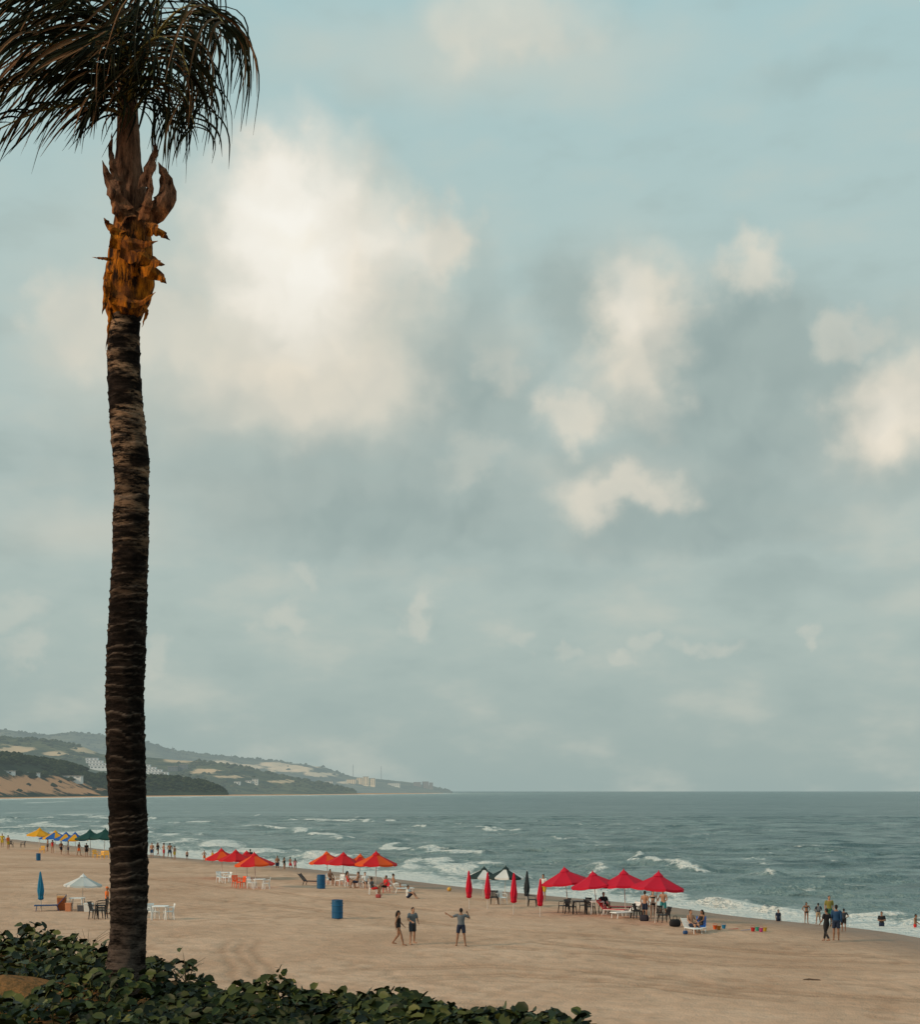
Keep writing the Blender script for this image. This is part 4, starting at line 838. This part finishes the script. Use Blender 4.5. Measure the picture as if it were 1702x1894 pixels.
for px,py,c,l in [(1323,1718,(.6,.10,.02),'orange toy bucket, leftmost of the beach toys'),(1330,1719,(.5,.16,.02),'second orange toy bucket beside the leftmost'),(1339,1717,(.02,.16,.30),'blue toy bucket right of the orange pair'),(1393,1722,(.4,.02,.02),'red toy bucket in the right toy row'),(1401,1721,(.04,.28,.2),'green toy bucket in the right toy row'),(1408,1723,(.4,.05,.16),'pink toy bucket in the right toy row'),(1415,1722,(.45,.28,.03),'yellow toy bucket, rightmost of the toys')]: bucket(px,py,c,l,.9)
def spade(px,py,c,label):
    t=root('toy_spade',label,'toy spade',at(px,py)+V(0,0,.03),R(random.uniform(0,90)));mb=MB();mb.tube([(0,0,.01),(.28,0,.02)],.014,6);mb.tube([(.28,-.05,.02),(.28,.05,.02)],.014,6);obj('handle',mb,pm(c,.4),t)
    mb=MB();mb.rings([[(x,-w,.0+z),(x,0,z-.01),(x,w,z)] for x,w,z in((0,.05,.02),(-.1,.06,.01),(-.18,.045,.01),(-.22,.01,.01))],cap=False,closed=False);obj('blade',mb,pm(c,.4),t)
spade(1356,1719,(.5,.02,.02),'red toy spade between the two toy rows');spade(1378,1721,(.02,.12,.35),'blue toy spade left of the red bucket')
def ball(px,py,c,c2,label,r=.14):
    mb=MB();mb.ell((0,0,r*.95),(r,r,r),18,12)
    mb.m=[(0 if (k%18)//3%2 else 1) for k in range(len(mb.f))]
    tag(obj('beach_ball',mb.mesh('ball',2,True),[pm(c,.4),pm(c2,.4)],loc=at(px,py)),label,'ball')
ball(831,1648,(.6,.27,.02),(.6,.36,.08),'yellow orange ball on the sand left of the closed umbrellas',.16)
def drift(px,py,label,s=1):
    mb=MB()
    for k in range(7):
        a=random.uniform(-.5,.5);mb.tube([(-.4*s*random.random(),a*.3,.02),(0,a*.2,.04),(.4*s*random.random()+.1,a*.3,.01)],[.01,.02,.01],6)
    tag(obj('driftwood',mb,pm((.10,.065,.045),.9)),label,'driftwood').location=at(px,py)
drift(1497,1812,'dark tangle of driftwood alone on the right sand',.8)
# ---------------------------------------------------------------- sky
w=bpy.data.worlds.new('World');S.world=w;w.use_nodes=True;nt=w.node_tree;bg=nt.nodes['Background']
D=nn(nt,'TexCoord').outputs['Generated'];sp=nn(nt,'SeparateXYZ',{0:D})
az=mth(nt,'MULTIPLY',mth(nt,'ARCTAN2',sp.outputs[0],sp.outputs[1]),28.)
hz=mth(nt,'SQRT',mth(nt,'ADD',mth(nt,'MULTIPLY',sp.outputs[0],sp.outputs[0]),mth(nt,'MULTIPLY',sp.outputs[1],sp.outputs[1])))
el=mth(nt,'MULTIPLY',mth(nt,'ARCTAN2',sp.outputs[2],hz),28.)
uv=nn(nt,'CombineXYZ',{0:az,1:el,2:0.}).outputs[0]
def uvp(px,py):
    x=(px-CX)/F;z=(HY-py)/F;return(math.atan(x)*28,math.atan2(z,math.hypot(x,1))*28)
n1=nn(nt,'TexNoise',{'Vector':uv,'Scale':.6,'Detail':2.}).outputs[1]
n2=nn(nt,'TexNoise',{'Vector':uv,'Scale':1.7,'Detail':4.,'Roughness':.5}).outputs[1]
def vm(op,a,b_):
    n=nn(nt,'VectorMath',operation=op)
    for i,v in enumerate((a,b_)):
        if isinstance(v,bpy.types.NodeSocket):nt.links.new(v,n.inputs[i])
        else:n.inputs[i].default_value=v
    return n.outputs[0]
w1=vm('MULTIPLY',vm('SUBTRACT',n1,(.5,.5,.5)),(1.5,1.0,0));w2=vm('MULTIPLY',vm('SUBTRACT',n2,(.5,.5,.5)),(1.25,1.1,0))
soft=vm('ADD',uv,w1);wv=vm('ADD',soft,w2);mid=vm('ADD',soft,vm('MULTIPLY',w2,(.5,.5,0)))
def blobs(lst,co,a=.25,b_=1.25):
    acc=None
    for px,py,rx,ry,st in lst:
        u,v=uvp(px,py);q=vm('SUBTRACT',co,(u,v,0));q=vm('MULTIPLY',q,(100/rx,100/ry,0))
        ln=nn(nt,'VectorMath',{0:q},operation='LENGTH').outputs['Value']
        g_=nn(nt,'MapRange',{0:ln,1:b_,2:a,3:0.,4:st},interpolation_type='SMOOTHSTEP').outputs[0]
        acc=g_ if acc is None else mth(nt,'MAXIMUM',acc,g_)
    return acc
rp=nn(nt,'ValToRGB',{0:mth(nt,'DIVIDE',el,14.)});cr=rp.color_ramp
stops=[(0,(155,173,170)),(.08,(162,178,174)),(.22,(172,187,181)),(.42,(177,192,187)),(.66,(177,198,195)),(1,(170,201,203))]
cr.elements[0].position=0;cr.elements[0].color=c4(lin(*stops[0][1]));cr.elements[1].position=1;cr.elements[1].color=c4(lin(*stops[-1][1]))
for p_,c in stops[1:-1]: e=cr.elements.new(p_);e.color=c4(lin(*c))
sky=nn(nt,'TexSky',sky_type='NISHITA',sun_disc=False);SD=V(-.80,-.42,.40).normalized()
sky.sun_elevation=math.asin(SD.z);sky.sun_rotation=math.atan2(SD.x,SD.y)
nsk=vm('MULTIPLY',sky.outputs[0],(.10,.10,.10));base=mixc(nt,.04,rp.outputs[0],nsk)
mot=nn(nt,'TexNoise',{'Vector':vm('MULTIPLY',uv,(.55,1.2,1)),'Scale':.8,'Detail':4.,'Roughness':.5}).outputs[0]
lowm=nn(nt,'MapRange',{0:el,1:12.,2:5.,3:.2,4:.5}).outputs[0]
base=mixc(nt,mth(nt,'MULTIPLY',nn(nt,'MapRange',{0:mot,1:.46,2:.74},interpolation_type='SMOOTHSTEP').outputs[0],lowm),base,lin(200,202,190))
base=mixc(nt,mth(nt,'MULTIPLY',nn(nt,'MapRange',{0:mot,1:.50,2:.28},interpolation_type='SMOOTHSTEP').outputs[0],lowm),base,lin(153,171,168))
nt.links.new(base,bg.inputs[0]);bg.inputs[1].default_value=1.
# relief inside the clouds, painted into their colours as if lit from the upper left
rA=nn(nt,'TexNoise',{'Vector':mid,'Scale':.85,'Detail':2.5,'Roughness':.45}).outputs[0]
rB=nn(nt,'TexNoise',{'Vector':vm('ADD',mid,(-.38,.38,0)),'Scale':.85,'Detail':2.5,'Roughness':.45}).outputs[0]
rel=mth(nt,'MULTIPLY_ADD',mth(nt,'SUBTRACT',rA,rB),2.0,.55,clamp=True)
col=base
hazec=[(900,110,420,90,.5),(560,700,460,200,.9),(210,640,200,150,.65),(170,975,190,60,.5),(450,600,470,310,.5),(1640,780,190,150,.6),(1160,640,170,210,.5),(600,900,430,110,.45),(1180,900,220,100,.5)]
f=blobs(hazec,soft,.0,1.35);col=mixc(nt,f,col,lin(209,206,192))
grey=[(1380,720,300,215,.9),(1290,930,340,115,.85),(1080,570,140,115,.6),(710,950,460,115,.85),(420,890,300,90,.45),(880,730,190,150,.8),(1500,140,130,36,.3),(160,840,230,90,.35),(1480,1070,260,36,.35),(1640,610,130,70,.3),(880,1060,500,34,.25)]
f=blobs(grey,mid,.1,1.3);col=mixc(nt,f,col,mixc(nt,rel,lin(147,165,163),lin(158,175,172)))
greyc=[(1370,700,215,170,.65),(1330,930,200,70,.5),(1090,570,90,70,.4),(720,965,270,62,.5),(890,760,100,90,.4)]
f=blobs(greyc,wv,.3,1.25);col=mixc(nt,f,col,mixc(nt,rel,lin(145,163,161),lin(161,177,173)))
cream=[(930,30,180,80,.5),(575,490,240,215,1.),(790,440,90,85,.85),(520,340,100,90,.9),(560,680,260,130,.8),(300,620,180,90,.45),(140,590,80,90,.5),(1190,610,112,155,.9),(1385,495,80,62,.65),(1060,765,80,66,.65),(1150,910,125,56,.7),(1650,770,115,110,.95),(1555,620,60,46,.45),(765,1147,42,32,.32),(530,1150,45,32,.25),(560,1062,36,22,.2),(1212,1182,36,26,.22),(1310,1198,52,22,.25),(1496,1182,26,20,.25),(50,1205,42,30,.25),(290,1195,36,36,.2),(1042,1212,30,22,.2),(950,1166,36,20,.2),(1158,1216,34,20,.2),(870,860,60,40,.3),(930,690,50,60,.3),(30,1130,60,36,.2)]
f=blobs(cream,wv,.3,1.25);col=mixc(nt,f,col,mixc(nt,rel,lin(207,205,193),lin(231,222,204)))
shade=[(1380,750,170,190,.9),(1260,990,240,50,.8),(820,640,130,80,.4),(880,560,60,120,.5),(1080,845,110,34,.6),(620,850,380,75,.75),(1680,895,100,44,.65),(1450,590,80,60,.6),(310,760,190,60,.35),(1250,700,50,120,.4)]
f=blobs(shade,mid,.0,1.4);col=mixc(nt,f,col,mixc(nt,rel,lin(150,167,165),lin(163,179,175)))
core=[(535,450,160,190,1.),(540,330,80,75,.75),(690,440,120,80,.4),(1165,560,60,80,.25),(1650,770,60,60,.2)]
f=blobs(core,mid,.0,1.3);col=mixc(nt,f,col,mixc(nt,rel,lin(243,238,225),lin(250,248,240)))
bg2=nn(nt,'Background',{'Color':col,'Strength':1.})
# clouds occupy the part of the dome over the sea; beyond it the hazy mottled sky continues
win=mth(nt,'MULTIPLY',nn(nt,'MapRange',{0:mth(nt,'ABSOLUTE',az),1:16.,2:13.}).outputs[0],mth(nt,'MULTIPLY',nn(nt,'MapRange',{0:el,1:-.2,2:.3}).outputs[0],nn(nt,'MapRange',{0:el,1:22.,2:18.}).outputs[0]))
ms=nn(nt,'MixShader',{0:win,1:bg.outputs[0],2:bg2.outputs[0]});nt.links.new(ms.outputs[0],nt.nodes['World Output'].inputs[0])
# sun
sl=bpy.data.lights.new('sun','SUN');sl.energy=2.5;sl.angle=R(7);sl.color=(1,.76,.53);so=bpy.data.objects.new('sun',sl);C.objects.link(so)
so.rotation_euler=SD.to_track_quat('Z','Y').to_euler();so.location=(-30,-20,40)
# camera
cd=bpy.data.cameras.new('camera');cd.sensor_fit='HORIZONTAL';cd.sensor_width=36;cd.lens=36*F/1702;cd.shift_y=(HY-947)/1702;cd.clip_end=120000
co=bpy.data.objects.new('camera',cd);C.objects.link(co);co.location=(0,0,H);co.rotation_euler=(R(90),0,0);S.camera=co
S.view_settings.view_transform='Standard';S.view_settings.look='None';S.view_settings.exposure=0
